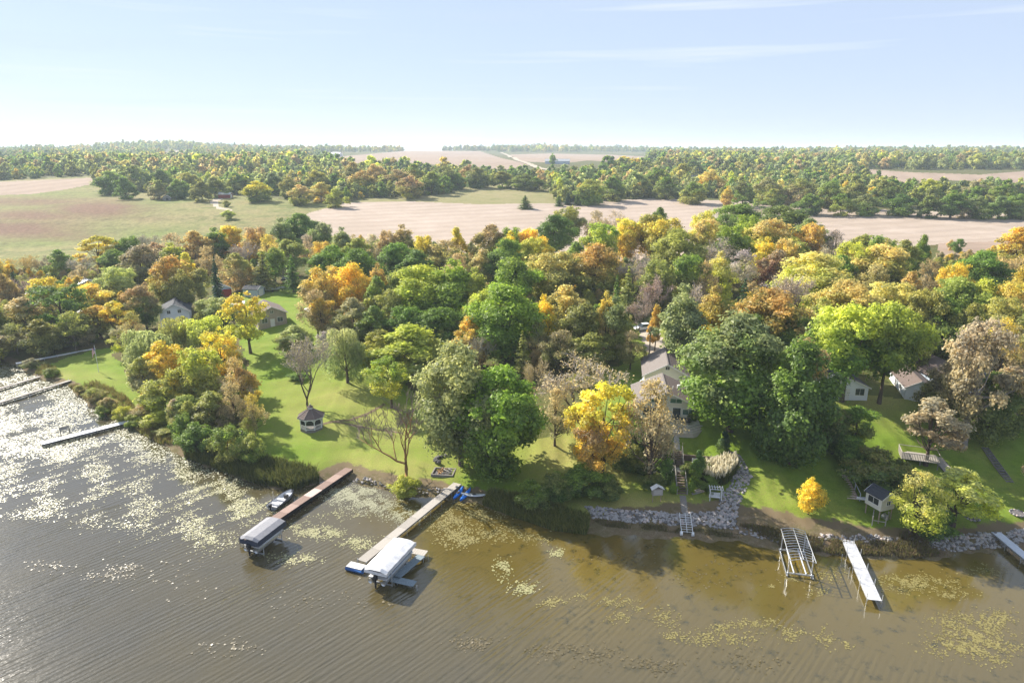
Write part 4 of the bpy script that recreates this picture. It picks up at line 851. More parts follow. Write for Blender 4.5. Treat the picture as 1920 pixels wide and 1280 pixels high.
tu = pick(nU, ['do','br','ol','g','ta','ol','g','ol','gg','go','yg']); tp = tu*rng.uniform(.8, 1.3, (nU, 1)); sw = rng.random(nU) < .3; tp[sw] = pick(int(sw.sum()), ['yg','ta','go','pk'])
us = rng.uniform(.30, .55, nU)
vattr('tint', tu); vattr('tip', tp); vattr('pick', rng.integers(0, 4, nU), 'INT', 'value'); vattr('scl', np.stack([us*.95, us*.95, us], -1)); vattr('rot', np.stack([0*ux, 0*ux, rng.uniform(0, 6.28, nU)], -1))
und = link(bpy.data.objects.new('understorey', me)); tag(und, 'tangled understorey of young trees and brush filling the woods', 'understorey', kind='stuff')
ucoll = bpy.data.collections.new('understorey_kinds')
for i, k in enumerate(['round3', 'oval3', 'airy1', 'bush2']):
    mm = PROTO[k]['crown'].copy(); mm.materials.clear(); mm.materials.append(m_far_leaf); oo = bpy.data.objects.new('under_kind_%d' % i, mm)
    if k == 'bush2': mm.transform(Matrix.Diagonal((.7, .7, .6, 1)))
    ucoll.objects.link(oo)
ng2 = ng.copy(); [n for n in ng2.nodes if n.bl_idname == 'GeometryNodeCollectionInfo'][0].inputs['Collection'].default_value = ucoll
md = und.modifiers.new('scatter', 'NODES'); md.node_group = ng2
# ---------------------------------------------------------------- materials of the built things
M = dict(pale=plain('pale_aluminium_decking', (.47,.48,.51), .6, var=.4, scale=1.2), pale2=plain('pale_vinyl_decking', (.52,.53,.55), .6, var=.4, scale=1.2),
 white=plain('white_paint', (.70,.70,.69), .5, var=.18, scale=1.5), alu=plain('aluminium', (.62,.64,.66), .38, .75, var=.2, scale=4),
 bluewhite=plain('blue_white_paint', (.54,.58,.64), .5, var=.15), grey=plain('weathered_wood', (.36,.33,.29), .85, var=.35, scale=5, grain=(.6,6,6), bump=.4),
 greyd=plain('dark_weathered_wood', (.22,.20,.18), .9, var=.4, scale=5, grain=(.6,6,6), bump=.4), cedar=plain('red_brown_decking', (.25,.165,.13), .8, var=.4, scale=5, grain=(.6,5,5), bump=.3),
 cedar2=plain('faded_red_decking', (.34,.235,.19), .8, var=.35, scale=5, grain=(.6,5,5), bump=.3), pinkdeck=plain('faded_pink_decking', (.55,.42,.37), .8, var=.3, scale=5, bump=.3),
 plank=plain('pale_decking', (.42,.385,.34), .85, var=.3, scale=6, grain=(.6,6,6), bump=.3), bluedeck=plain('blue_grey_decking', (.20,.25,.28), .8, var=.3, scale=6, bump=.3),
 dark=plain('dark_metal', (.03,.03,.035), .4, .3, var=.2), black=plain('black_rubber', (.018,.018,.02), .6, var=.2), canopy_w=plain('white_canopy_vinyl', (.66,.66,.67), .5, var=.3, scale=1.1, bump=.35),
 canopy_g=plain('grey_striped_canvas', (.25,.25,.27), .75, var=.5, scale=9, grain=(6,.3,.3), bump=.1), canopy_s=plain('navy_canopy_skirt', (.035,.045,.075), .7, var=.3),
 blue=plain('blue_plastic', (.02,.16,.58), .35, var=.1), bluebarrel=plain('blue_barrel', (.03,.11,.32), .45, var=.2), shingle=plain('brown_shingles', (.145,.11,.095), .95, var=.35, scale=7, grain=(2,2,7), bump=.7),
 shingle2=plain('light_sunlit_shingles', (.19,.165,.15), .95, var=.3, scale=7, bump=.7), shingled=plain('dark_shingles', (.045,.05,.06), .9, var=.3, scale=7, bump=.6),  # light shingles also colour the sunlit slopes of house and garage
 siding=plain('cream_siding', (.62,.60,.52), .7, var=.12, scale=2, grain=(.4,.4,8), bump=.3), sidingw=plain('white_siding', (.72,.75,.78), .65, var=.1, scale=2, grain=(.4,.4,8), bump=.3),
 sidingb=plain('blue_grey_siding', (.40,.46,.54), .65, var=.12, scale=2, grain=(.4,.4,8), bump=.3), sidingt=plain('tan_siding', (.36,.30,.24), .75, var=.15, scale=2, bump=.3), trim=plain('trim_paint', (.72,.71,.68), .5, var=.08),
 redp=plain('red_paint', (.26,.035,.03), .7, var=.3), teal=plain('teal_paint', (.03,.20,.20), .6, var=.2), screen=plain('dark_screen', (.02,.025,.03), .35, var=.2), concrete=plain('concrete', (.36,.34,.32), .9, var=.2, scale=3, bump=.2),
 timber=plain('retaining_timber', (.15,.11,.085), .95, var=.4, scale=4, bump=.5), stone=plain('fieldstone', (.36,.34,.325), .9, var=.55, scale=2.3, bump=.6), stone2=plain('dark_fieldstone', (.16,.15,.145), .9, var=.5, scale=2.3, bump=.6), stone3=plain('pink_fieldstone', (.48,.40,.36), .9, var=.4, scale=2.3, bump=.6),
 cap=plain('tan_metal_roof', (.55,.55,.54), .4, .3, var=.15), silver=plain('white_metal_roof', (.75,.75,.75), .4, .2, var=.1), wood=plain('split_wood', (.46,.27,.12), .85, var=.5, scale=6, bump=.4), ash=plain('charred_ash', (.12,.11,.11), .95, var=.5, scale=6),
 pole=plain('pole_wood', (.33,.25,.18), .9, var=.3, scale=3), seat=plain('vinyl_seat', (.60,.60,.60), .5, var=.1), hull=plain('aluminium_hull', (.50,.53,.56), .35, .5, var=.15), ochre=plain('ochre_bark', (.30,.17,.06), .95, var=.5, scale=1.6, bump=.5, grain=(1,1,.4)))
def glass_mat(name, col):
    m, N, L = newmat(name); out = N('ShaderNodeOutputMaterial'); b = N('ShaderNodeBsdfPrincipled'); b.inputs['Base Color'].default_value = c4(col); b.inputs['Roughness'].default_value = .06; b.inputs['Specular IOR Level'].default_value = .9
    L(b.outputs['BSDF'], out.inputs['Surface']); return m
M['glass'] = glass_mat('window_glass', (.035, .05, .055)); M['glassg'] = glass_mat('green_tinted_glass', (.06, .13, .10))

# ---------------------------------------------------------------- docks
def dock(name, label, a, b, z, w, sec, mats, posts=True, post_h=.55, post_mat=None, cat='dock', under=True, group=None, joist='greyd', pstep=1, bd=.24):
    ax, ay = a; bx, by = b; L = math.hypot(bx-ax, by-ay); rz = math.atan2(by-ay, bx-ax)
    r = empty(name, (ax, ay, z), rz, label, cat, group); n = max(1, round(L/sec)); s = L/n
    for i in range(n):
        mb = MB(); nb = 1
        k = max(3, int(s/.28)); 
        for j in range(k): mb.box(i*s+.015+j*(s-.03)/k, i*s+.015+(j+1)*(s-.03)/k-.025, -w/2, w/2, -.05, 0)
        o = mb.build('deck_section', mats[i % len(mats)], r); tag(o, kind='stuff')
    if under:
        for sgn in (-1, 1): MB().box(.02, L-.02, sgn*(w/2-.04)-.03, sgn*(w/2-.04)+.03, -bd, -.052).build('side_beam', M[joist], r)
    if posts:
        for i in range(0, n+1, pstep):
            for sgn in (-1, 1):
                MB().tube([(min(max(i*s, .1), L-.1), sgn*(w/2+.05), -1.6), (min(max(i*s, .1), L-.1), sgn*(w/2+.05), post_h)], .035, 6).build('post', post_mat or M['alu'], r)
    return r
W_ = on_water
d1 = dock('dock', 'long reddish brown wooden dock beside the fishing boat', hit(655,884)[:2], W_(456,1011,1.0), 1.0, 1.45, 2.4, [M['cedar'], M['cedar2'], M['cedar'], M['pinkdeck']], post_h=.1, post_mat=M['dark'], joist='dark', bd=.55)
d2 = dock('dock', 'grey plank dock running out to the white boat canopy', hit(858,908)[:2], W_(678,1051,.95), .95, 1.35, 3.0, [M['plank'], M['grey'], M['plank']], post_h=.12, post_mat=M['alu'])
d3 = dock('dock', 'white dock with metal posts right of the bare lift frame', W_(1590,1010,1.0), W_(1640,1126,.75), .85, 1.5, 3.0, [M['pale'], M['pale2']], post_h=.75, joist='alu')
d4 = dock('dock', 'narrow blue-grey dock running off the right edge', W_(1868,995,1.1), W_(1990,1100,.8), .95, 1.2, 3.0, [M['bluewhite']], post_h=.1, joist='alu')
d5 = dock('dock', 'pale dock with a bench on the left bay, nearest of the left docks', W_(242,789,.6), W_(76,831,.6), .6, 1.5, 3.0, [M['bluewhite'], M['white']], post_h=.35, post_mat=M['dark'], joist='dark')
d6 = dock('dock', 'thin grey dock on the left bay, second from the near one', W_(132,712,.6), W_(-70,775,.6), .55, .9, 3.0, [M['grey']], post_h=.3, joist='dark')
d7 = dock('dock', 'thin grey dock farthest out at the left edge', W_(74,705,.6), W_(-70,748,.6), .55, .9, 3.0, [M['grey'], M['plank']], post_h=.3, joist='dark')
d8 = dock('dock', 'long bluish white boardwalk beside the wood and the flagpole lawn', W_(30,682,.9), hit(200,641,.9)[:2], 1.05, 1.1, 3.0, [M['bluewhite'], M['white']], post_h=.05, joist='greyd')
# L-shaped side platform of the white canopy lift
side = empty('side_platform', (*W_(784,1043,.6), .6), 0, 'blue-grey L-shaped side platform right of the white canopy lift', 'platform')
def plat(r, name, p, q, w, mat, z=.6):
    a, b = Vector((*W_(*p, z), z)) - r.location, Vector((*W_(*q, z), z)) - r.location
    d = (b-a).normalized(); n = max(2, int((b-a).length/.3)); mb = MB()
    for i in range(n): mb.beam(a+d*((b-a).length*i/n+.012), a+d*((b-a).length*(i+1)/n-.012), w, .06)
    o = mb.build(name, mat, r); tag(o, kind='stuff'); return a, b
for nm, p, q, w, mt in [('cross_section', (768,1031), (799,1037), 1.2, 'plank'), ('walkway_section', (790,1041), (741,1083), 1.1, 'bluedeck'), ('end_section', (735,1084.5), (778,1094), 1.1, 'bluedeck')]:
    a, b = plat(side, nm, p, q, w, M[mt])
    for e in (a, b): MB().tube([e+Vector((.3, -.5, -1.4)), e+Vector((.3, -.5, .12))], .04, 6).build('post', M['alu'], side)
fl = empty('barrel_float', (*W_(668,1064,.3), .05), 0, 'swim float on blue barrels at the tip of the grey plank dock', 'float')
hd = math.atan2(*(np.array(W_(759,1007,2.8))-np.array(W_(702,1066,2.8)))[::-1])
fl.rotation_euler = (0, 0, hd+math.pi/2)
MB().box(-1.1, 1.1, -.55, .55, .50, .58).build('deck', M['white'], fl)
for k in (-.38, .38): MB().tube([(-1.2, k, .22), (1.2, k, .22)], .27, 12).build('barrel', M['bluebarrel'], fl, True)
# bench and trunk on the near left dock
bq = empty('dock_bench', (*W_(124,811,.6), .6), math.atan2(W_(76,831,.6)[1]-W_(242,789,.6)[1], W_(76,831,.6)[0]-W_(242,789,.6)[0]), 'small grey bench at the far side of the left near dock', 'bench')
MB().box(-.8, .8, -.95, -.55, .42, .48).build('seat', M['grey'], bq); MB().box(-.8, .8, -1.02, -.96, .5, .95).build('backrest', M['grey'], bq)
for x in (-.7, .7): MB().box(x-.04, x+.04, -1.0, -.58, -1.4, .418).build('leg', M['dark'], bq)

# ---------------------------------------------------------------- boats and lifts
def loft(mb, rings):
    n = len(rings[0]); vs = [p for r in rings for p in r]; fs = []
    for i in range(len(rings)-1):
        for k in range(n-1): fs.append((i*n+k, i*n+k+1, (i+1)*n+k+1, (i+1)*n+k))
    mb.add(vs, fs); return mb
def small_boat(name, label, loc, rz, L=5.2, Wd=1.9, hullm='hull', z=0.0):
    r = empty(name, loc, rz, label, 'boat'); rings = []; inner = []
    for i in range(9):
        t = i/8; x = -L/2 + L*t; w = Wd/2*(1 if t < .55 else math.cos((t-.55)/.45*1.45)**.8); w = max(w, .05); h = .62 + .22*t*t; k = .12+.45*max(0, t-.75)
        rings.append([(x, -w, h), (x, -w*.86, .18+k*.5), (x, -w*.35, k*.6-.05), (x, 0, k-.14), (x, w*.35, k*.6-.05), (x, w*.86, .18+k*.5), (x, w, h)])
        inner.append([(x, -w+.07, h-.015), (x, -w*.8+.05, .34), (x, w*.8-.05, .34), (x, w-.07, h-.015)])
    mb = loft(MB(), rings); mb.add(rings[0], [tuple(range(7))]); mb.build('hull', M[hullm], r, True)
    loft(MB(), inner).build('interior', M['seat'], r)
    mb = MB()
    for sgn in (-1, 1): mb.tube([(q[0][0], sgn*abs(q[0][1]), q[0][2]) for q in rings], .045, 5)
    mb.build('gunwale', M['canopy_s'], r)
    for x in (-1.5, -.2): MB().box(x-.22, x+.22, -.62, .62, .36, .62).build('seat', M['white'], r, bevel=.03)
    MB().box(.35, .75, -.65, .0, .36, 1.0).build('console', M['dark'], r, bevel=.04)
    MB().box(1.1, 1.9, -.42, .42, .38, .60).build('bow_deck', M['bluewhite'], r, bevel=.03)
    mo = MB().box(-L/2-.50, -L/2-.06, -.19, .19, .62, 1.12).build('outboard_motor', M['black'], r, bevel=.06); MB().box(-L/2-.34, -L/2-.2, -.06, .06, -.45, .618).build('shaft', M['dark'], mo)
    MB().tube([(-.9, .8, .6), (-.9, .8, 2.1)], .025, 5).build('rod', M['white'], r)
    return r
pa, pb = W_(509,956), W_(549,925)
small_boat('fishing_boat', 'silver fishing boat with a motor moored beside the reddish brown dock', (.5*(pa[0]+pb[0]), .5*(pa[1]+pb[1]), -.05), math.atan2(pb[1]-pa[1], pb[0]-pa[0]), L=math.dist(pa, pb)*.97)
def pontoon(label, loc, rz, L, Wd, fence='bluewhite'):
    r = empty('pontoon_boat', loc, rz, label, 'boat')
    for s in (-1, 1): MB().tube([(-L/2, s*Wd*.36, .30), (L/2-.7, s*Wd*.36, .30), (L/2, s*Wd*.36, .52)], [.30, .30, .10], 10).build('pontoon', M['alu'], r, True)
    MB().box(-L/2+.2, L/2-.15, -Wd/2, Wd/2, .66, .74).build('deck', M['seat'], r)
    for s in (-1, 1): MB().box(-L/2+.7, L/2-.4, s*Wd/2-.03, s*Wd/2+.03, .76, 1.38).build('fence_panel', M[fence], r); MB().box(-L/2+.7, L/2-.4, s*(Wd/2+.034)-.004, s*(Wd/2+.034)+.004, 1.0, 1.12).build('stripe', M['canopy_s'], r)
    MB().box(L/2-.40, L/2-.34, -Wd/2, Wd/2, .76, 1.38).build('fence_panel', M[fence], r)
    for x in (-1.6, .2, 1.8): MB().box(x-.6, x+.6, -Wd/2+.1, -Wd/2+.75, .74, 1.2).build('bench_seat', M['white'], r, bevel=.05)
    MB().box(-.4, .2, .3, .95, .74, 1.7).build('console', M['dark'], r, bevel=.05)
    mo = MB().box(-L/2-.55, -L/2+.0, -.22, .22, .75, 1.35).build('outboard_motor', M['black'], r, bevel=.07); MB().box(-L/2-.35, -L/2-.15, -.07, .07, -.3, .748).build('shaft', M['dark'], mo)
    return r
def canopy_lift(label, back, front, ztop, Wd, cm, sm, skirt=.55, rise=.28, off=0.0):
    b, f = Vector((*W_(*back, ztop), 0)), Vector((*W_(*front, ztop), 0)); c = (b+f)/2; rz = math.atan2((b-f).y, (b-f).x); L = (b-f).length
    r = empty('boat_lift', c, rz, label, 'boat lift')
    xs = [-L/2, -L/2+.35, L/2-.35, L/2]; z0 = ztop-rise
    def prof(k, e): # e: end drop
        return [(xs[k], -Wd/2, z0-e), (xs[k], -Wd*.22, ztop-e), (xs[k], Wd*.22, ztop-e), (xs[k], Wd/2, z0-e)]
    n = 8; bays = [xs[1]+(xs[2]-xs[1])*i/n for i in range(n+1)]
    rings = [[(xs[0], y, z-.12) for _, y, z in prof(0, .12)]] + [[(x, y, z - (.035 if i % 2 else 0)) for _, y, z in prof(1, 0)] for i, x in enumerate(bays)] + [[(xs[3], y, z-.12) for _, y, z in prof(3, .12)]]
    top = loft(MB(), rings).build('canopy', cm, r)
    so = top.modifiers.new('thick', 'SOLIDIFY'); so.thickness = .03
    sk = MB()
    for s in (-1, 1): sk.box(xs[0]+.03, xs[3]-.03, s*(Wd/2+.012)-.01, s*(Wd/2+.012)+.01, z0-skirt, z0-.03)
    for x in (xs[0], xs[3]): sk.box(x-.015, x+.015, -Wd/2+.01, Wd/2-.01, z0-skirt, z0-.10)
    sk.build('canopy_skirt', sm, r)
    for x in (-L*.32, L*.32):
        for s in (-1, 1): MB().tube([(x, s*(Wd/2-.12), -1.5), (x, s*(Wd/2-.12), z0-.06)], .06, 6).build('leg', M['alu'], r)
        MB().beam((x, -Wd/2+.12, .12), (x, Wd/2-.12, .12), .10, .12).build('cross_beam', M['alu'], r)
    for s in (-1, 1): MB().beam((-L*.40, s*(Wd/2-.14), z0-.12), (L*.40, s*(Wd/2-.14), z0-.12), .06, .06).build('top_rail', M['alu'], r)
    return r, c, rz, L
r1, c1_, rz1, L1 = canopy_lift('boat lift under a grey striped canopy at the end of the reddish dock', (519,968), (465,1008), 2.75, 2.9, M['canopy_g'], M['canopy_s'], .75)
pontoon('pontoon boat parked under the grey striped canopy', (c1_.x, c1_.y, .55), rz1, L1*.92, 2.35)
r2, c2_, rz2, L2 = canopy_lift('boat lift under a white vinyl canopy at the end of the grey dock', (760,1007), (703,1066), 2.85, 3.05, M['canopy_w'], M['canopy_w'], .50)
pontoon('pontoon boat parked under the white vinyl canopy', (c2_.x, c2_.y, .6), rz2, L2*.95, 2.45, 'sidingb')
# bare lift frame right
def bare_lift():
    b, f = Vector((*W_(1487,990,3.0), 0)), Vector((*W_(1507,1049,3.0), 0)); c = (b+f)/2; rz = math.atan2((b-f).y, (b-f).x); L = (b-f).length; Wd = 2.9
    r = empty('bare_boat_lift', c, rz, 'bare metal boat lift frame without a canopy beside the white dock', 'boat lift')
    for y, z in ((-Wd/2, 2.75), (0, 3.05), (Wd/2, 2.75)): MB().tube([(-L/2, y, z), (L/2, y, z)], .05, 6).build('canopy_rail', M['alu'], r)
    for i in range(13):
        x = -L/2 + L*i/12; MB().tube([(x, -Wd/2, 2.75), (x, -Wd/4, 2.95), (x, 0, 3.05), (x, Wd/4, 2.95), (x, Wd/2, 2.75)], .032, 5).build('canopy_bow', M['alu'], r)
    for x in (-L*.36, L*.36):
        for s in (-1, 1):
            MB().tube([(x, s*1.35, -1.2), (x, s*1.35, 2.72)], .07, 6).build('leg', M['alu'], r)
            MB().tube([(x, s*1.35, 1.9), (x*.55, s*1.42, 2.70)], .035, 5).build('brace', M['alu'], r)
        MB().beam((x, -1.6, .35), (x, 1.6, .35), .14, .16).build('cross_beam', M['alu'], r)
    for s in (-1, 1):
        MB().beam((-L*.42, s*1.5, .18), (L*.42, s*1.5, .18), .10, .14).build('base_rail', M['alu'], r)
        MB().beam((-L*.38, s*.7, .55), (L*.38, s*.7, .55), .10, .12).build('bunk', M['bluewhite'], r)
    MB().lathe([(.02, -.03), (.55, -.03), (.55, .03), (.02, .03)], 18, (L*.36, 0, 0)).build('winch_wheel', M['alu'], r).matrix_local = Matrix.Translation((L*.36, -1.7, 1.5)) @ Matrix.Rotation(math.pi/2, 4, 'X') @ Matrix.Translation((-L*.36, 0, 0))
    return r
bare_lift()
for i, (u, v) in enumerate([(1578,1050),(1592,1075),(1471,1098)]):
    x, y = W_(u, v); p = MB().tube([(0, 0, -1), (0, 0, .9)], .04, 6).build('mooring_post', M['alu']); p.location = (x, y, 0); tag(p, ['short metal pipe standing in the water left of the white dock, nearer the shore', 'short metal pipe standing in the water left of the white dock, farther out', 'thin metal pipe standing in the water below the bare lift frame'][i], 'post')
# roll-in steps at the stone bank
x0, y0, z0_ = hit(1284,966); x1, y1 = W_(1288,1004)
st = empty('roll_in_dock', (x1, y1, .2), math.atan2(y0-y1, x0-x1), 'white ladder-like roll-in dock frame resting on the stone bank', 'dock'); Ls = math.dist((x0, y0), (x1, y1)); dz = z0_+.35-.2
for s in (-.75, 0, .75): MB().beam((0, s, .3), (Ls, s, dz), .07, .12).build('rail', M['white'], st)
for i in range(8): t = (i+.3)/8; MB().beam((Ls*t, -.715, .3+(dz-.3)*t), (Ls*t, .715, .3+(dz-.3)*t), .05, .05).build('rung', M['white'], st)
for s in (-.75, .75): MB().tube([(.0, s-.17, .12), (.0, s+.17, .12)], .30, 12).build('wheel', M['white'], st, True)
# kayaks and canoe
def kayak(name, label, px, z, rz, L, Wd, mat, roll=0.0):
    x, y, zz = hit(*px); r = empty(name, (x, y, zz+z), rz, label, 'kayak' if name == 'kayak' else 'canoe'); rings = []
    for i in range(11):
        t = i/10; xx = -L/2+L*t; w = Wd/2*max(.04, math.sin(math.pi*t)**.7); h = .30+.16*abs(2*t-1)**2
        rings.append([(xx, w*math.cos(a), h*.5+ (h*.5)*math.sin(a) + .05*abs(2*t-1)) for a in [2*math.pi*k/10 for k in range(11)]])
    loft(MB(), rings).build('hull', mat, r, True)
    ck = MB().lathe([(.15, 0), (.20, .04), (.15, .06)], 14).build('cockpit_rim', M['dark'], r); ck.location = (0, 0, .29); ck.scale = (1.9, 1, 1)
    ax, ay = math.cos(rz)*L*.45, math.sin(rz)*L*.45; r.rotation_euler = (0, -math.atan2(max(gz(x+ax, y+ay), 0)-max(gz(x-ax, y-ay), 0), L*.9), rz); r.location.z = (max(gz(x+ax, y+ay), 0)+max(gz(x-ax, y-ay), 0))/2+z
    return r
kayak('kayak', 'blue kayak on the shore beside the grey dock, the left of two', (860,926), .02, RAD(64), 3.1, .8, M['blue'])
kayak('kayak', 'blue kayak on the shore beside the grey dock, the right of two', (873,929), .02, RAD(62), 3.1, .8, M['blue'])
kayak('canoe', 'grey upturned canoe on the shore right of the blue kayaks', (889,931), .0, RAD(-12), 4.0, .95, M['hull'])
kayak('canoe', 'white upturned canoe beside the boathouse', (1626,942), .4, RAD(0), 3.2, 1.0, M['white'])
# ---------------------------------------------------------------- buildings
def opening(par, mb_face, x, z, w, h, kind, gm, fm):
    """a window or door on the wall plane y = mb_face, facing -y (local)"""
    y = mb_face; f = MB(); t = .07
    for a in ((x-w/2-t, x-w/2, z, z+h), (x+w/2, x+w/2+t, z, z+h), (x-w/2-t, x+w/2+t, z+h, z+h+t), (x-w/2-t, x+w/2+t, z-t, z)): f.box(a[0], a[1], y-.06, y-.003, a[2], a[3])
    if kind == 'window': f.box(x-.025, x+.025, y-.05, y-.004, z, z+h)
    o = f.build(kind, fm, par)
    MB().box(x-w/2, x+w/2, y-.03, y-.004, z, z+h).build('pane' if kind == 'window' else 'leaf', gm, o)
    if kind == 'door': MB().box(x+w/2-.14, x+w/2-.08, y-.09, y-.031, z+h*.45, z+h*.5).build('handle', M['dark'], o)
    return o
def gable(name, label, loc, rz, Wd, L, eave, ridge, wall, roof, front=(), right=(), left=(), over=.45, cat='house', chimney=None, trim='trim', base=.6, shade_roof=None):
    """gabled building: front gable at y = 0 facing -y, ridge along +y"""
    r = empty(name, loc, rz, label, cat)
    poly = [(-Wd/2, -base), (Wd/2, -base), (Wd/2, eave), (0, ridge), (-Wd/2, eave)]
    vs = [(x, 0, z) for x, z in poly] + [(x, L, z) for x, z in poly]
    MB().add(vs, [(0,1,2,3,4), (9,8,7,6,5)] + [(i, i+5, (i+1) % 5+5, (i+1) % 5) for i in range(5)]).build('wall', wall, r)
    sl = (ridge-eave)/(Wd/2); e = Wd/2+over; ze = ridge+.06-sl*e
    for s in (-1, 1):
        q = [(0, -over, ridge+.08), (s*e, -over, ze+.02), (s*e, L+over, ze+.02), (0, L+over, ridge+.08)]
        o = MB().slab(q if s > 0 else q[::-1], .14).build('roof_slope', roof if s < 0 or shade_roof is None else shade_roof, r)  # optional darker copy for the right slope, shade put into its colour
        n = max(2, int(math.hypot(e, ridge-ze)/.45)); cs = MB()
        for i in range(n): # courses of shingles
            t0, t1 = i/n, (i+1)/n
            a = [(s*e*t0, -over-.01, ridge+.085-(ridge+.06-ze)*t0), (s*e*t1, -over-.01, ridge+.115-(ridge+.06-ze)*t1), (s*e*t1, L+over+.01, ridge+.115-(ridge+.06-ze)*t1), (s*e*t0, L+over+.01, ridge+.085-(ridge+.06-ze)*t0)]
            cs.slab(a if s > 0 else a[::-1], .02)
        oo = cs.build('shingles', roof if s < 0 or shade_roof is None else shade_roof, o); tag(oo, kind='stuff')
        for yy in (-over-.03, L+over+.005):
            MB().beam((0, yy, ridge+.0), (s*e, yy, ze-.06), .04, .2).build('barge_board', M[trim], r)
    MB().box(-.12, .12, -over, L+over, ridge+.085, ridge+.13).build('ridge_cap', roof, r)
    for k, x, z, w, h, g in front: opening(r, 0, x, z, w, h, k, M[g], M[trim])
    for lst, sx in ((right, 1), (left, -1)):
        if lst:
            for k, yy, z, w, h, g in lst:
                o = opening(r, 0, 0, z, w, h, k, M[g], M[trim])
                o.matrix_local = Matrix.Translation((sx*Wd/2, yy, 0)) @ Matrix.Rotation(sx*math.pi/2, 4, 'Z')
    if chimney:
        x, y, h = chimney; MB().box(x-.25, x+.25, y-.25, y+.25, ridge-sl*abs(x)-.2, ridge-sl*abs(x)+h).build('chimney', M['trim'], r)
    return r
def face_to(p, q): return math.atan2(q[1]-p[1], q[0]-p[0])
# the lake house
HX, HY = 25.8, 107.0; HZ = gz(25.8, 108.5); HR = RAD(-7)
house = gable('lake_house', 'cream lake house with brown gabled roof and patio facing the lake', (HX, HY, HZ), HR, 9.8, 9.0, 2.7, 4.9, M['siding'], M['shingle2'],
    front=[('window', 1.55, 2.95, 1.9, .75, 'glassg'), ('door', 1.75, .05, 1.3, 2.05, 'glass'), ('window', 3.7, .95, 1.9, .95, 'glassg'), ('window', -1.55, 2.95, 1.9, .75, 'glassg'), ('window', -2.6, .6, 2.4, 1.4, 'glass')],
    right=[('window', 3, .9, 1.4, 1.0, 'glass'), ('window', 6.5, .9, 1.4, 1.0, 'glass')], chimney=(2.4, 4.5, .75), over=.6, shade_roof=M['shingle'])
for i, y in enumerate((2.6, 5.4)): MB().tube([(1.2+i*2.6, y, 3.2), (1.2+i*2.6, y, 5.0-i*.8)], .07, 8).build('vent_pipe', M['trim'], house)
rx, ry = 28.5, 119.0
gable('garage', 'cream gabled garage wing standing behind the lake house', (rx, ry, gz(rx, ry)), RAD(-9), 8.2, 10.5, 3.1, 5.3, M['siding'], M['shingle2'],
    front=[('window', 1.5, 1.5, 1.5, .9, 'glass'), ('window', 0, 4.2, .7, .6, 'screen')], left=[('window', 3, 1.2, 1.3, .9, 'glass')], cat='garage', shade_roof=M['shingle'])
pt = empty('patio', (HX, HY, HZ), HR, 'raised pale concrete patio with steps in front of the lake house', 'patio')
MB().prism([(-1.6, -.02), (-1.6, -3.3), (3.5, -3.3), (5.4, -1.8), (5.4, -.02)], -.9, .10).build('slab', M['concrete'], pt)
for i in range(3): MB().prism([(-1.2, -3.31-.36*i), (-1.2, -3.67-.36*i), (3.7+.2*i, -3.67-.36*i), (5.9+.3*i, -1.95-.2*i), (5.5+.25*i, -1.8-.1*i), (3.5+.2*i, -3.31-.36*i)], -1.3, -.06-.19*i).build('step', M['plank'], pt)
pr = empty('patio_railing', (HX, HY, HZ), HR, 'white railing at the left edge of the patio', 'railing')
for z in (.5, .95): MB().beam((-1.5, -3.2, z), (-3.6, -3.2, z), .06, .06).build('rail', M['white'], pr)
for i in range(8): MB().box(-1.53-i*.29, -1.47-i*.29, -3.225, -3.175, -.6, .92).build('baluster', M['white'], pr)
tb = empty('patio_table', tuple(Matrix.Rotation(HR, 3, 'Z') @ Vector((3.0, -1.5, 0)) + Vector((HX, HY, HZ+.1))), HR, 'dark picnic table with benches on the patio', 'table')
MB().box(-.9, .9, -.38, .38, .70, .75).build('table_top', M['dark'], tb)
for s in (-1, 1): MB().box(-.9, .9, s*.68-.13, s*.68+.13, .42, .46).build('bench', M['dark'], tb)
for x in (-.6, .6): MB().beam((x, -.75, 0.05), (x, .2, .69), .07, .07).build('leg', M['dark'], tb); MB().beam((x+.08, .75, .05), (x+.08, -.2, .69), .07, .07).build('leg', M['dark'], tb)
# shed and tank, pole, truck behind the house
x, y, z = hit(1216,702)
gable('garden_shed', 'small grey shed with a dark roof behind the lake house', (x, y, z), RAD(-6), 2.5, 2.6, 1.9, 2.7, M['sidingb'], M['shingled'], front=[('door', 0, .05, .8, 1.6, 'trim')], cat='shed', over=.15)
x, y, z = hit(1206,722); tk = empty('propane_tank', (x, y, z), RAD(62), 'white propane tank on the grass left of the lake house', 'tank')
mb = MB(); mb.tube([(-1.5, 0, .8), (-1.38, 0, .8), (-1.1, 0, .8), (1.1, 0, .8), (1.38, 0, .8), (1.5, 0, .8)], [.1, .4, .52, .52, .4, .1], 14); mb.build('body', M['bluewhite'], tk, True)
for k in (-.8, .8): MB().box(k-.1, k+.1, -.4, .4, -.1, .4).build('foot', M['concrete'], tk)
MB().lathe([(.2, 0), (.2, .18), (.12, .24)], 12, (0, 0, 1.3)).build('valve_dome', M['white'], tk)
x, y, z = hit(1216,690); up = empty('utility_pole', (x, y, z), 0, 'wooden utility pole behind the lake house', 'utility pole')
MB().tube([(0, 0, -.4), (0, 0, 8.6)], [.16, .11], 8).build('pole', M['pole'], up); MB().beam((-.9, 0, 8.1), (.9, 0, 8.1), .09, .11).build('crossarm', M['pole'], up)
for k in (-.8, 0, .8): MB().lathe([(.05, 0), (.07, .08), (.03, .16)], 8, (k, 0, 8.16)).build('insulator', M['white'], up)
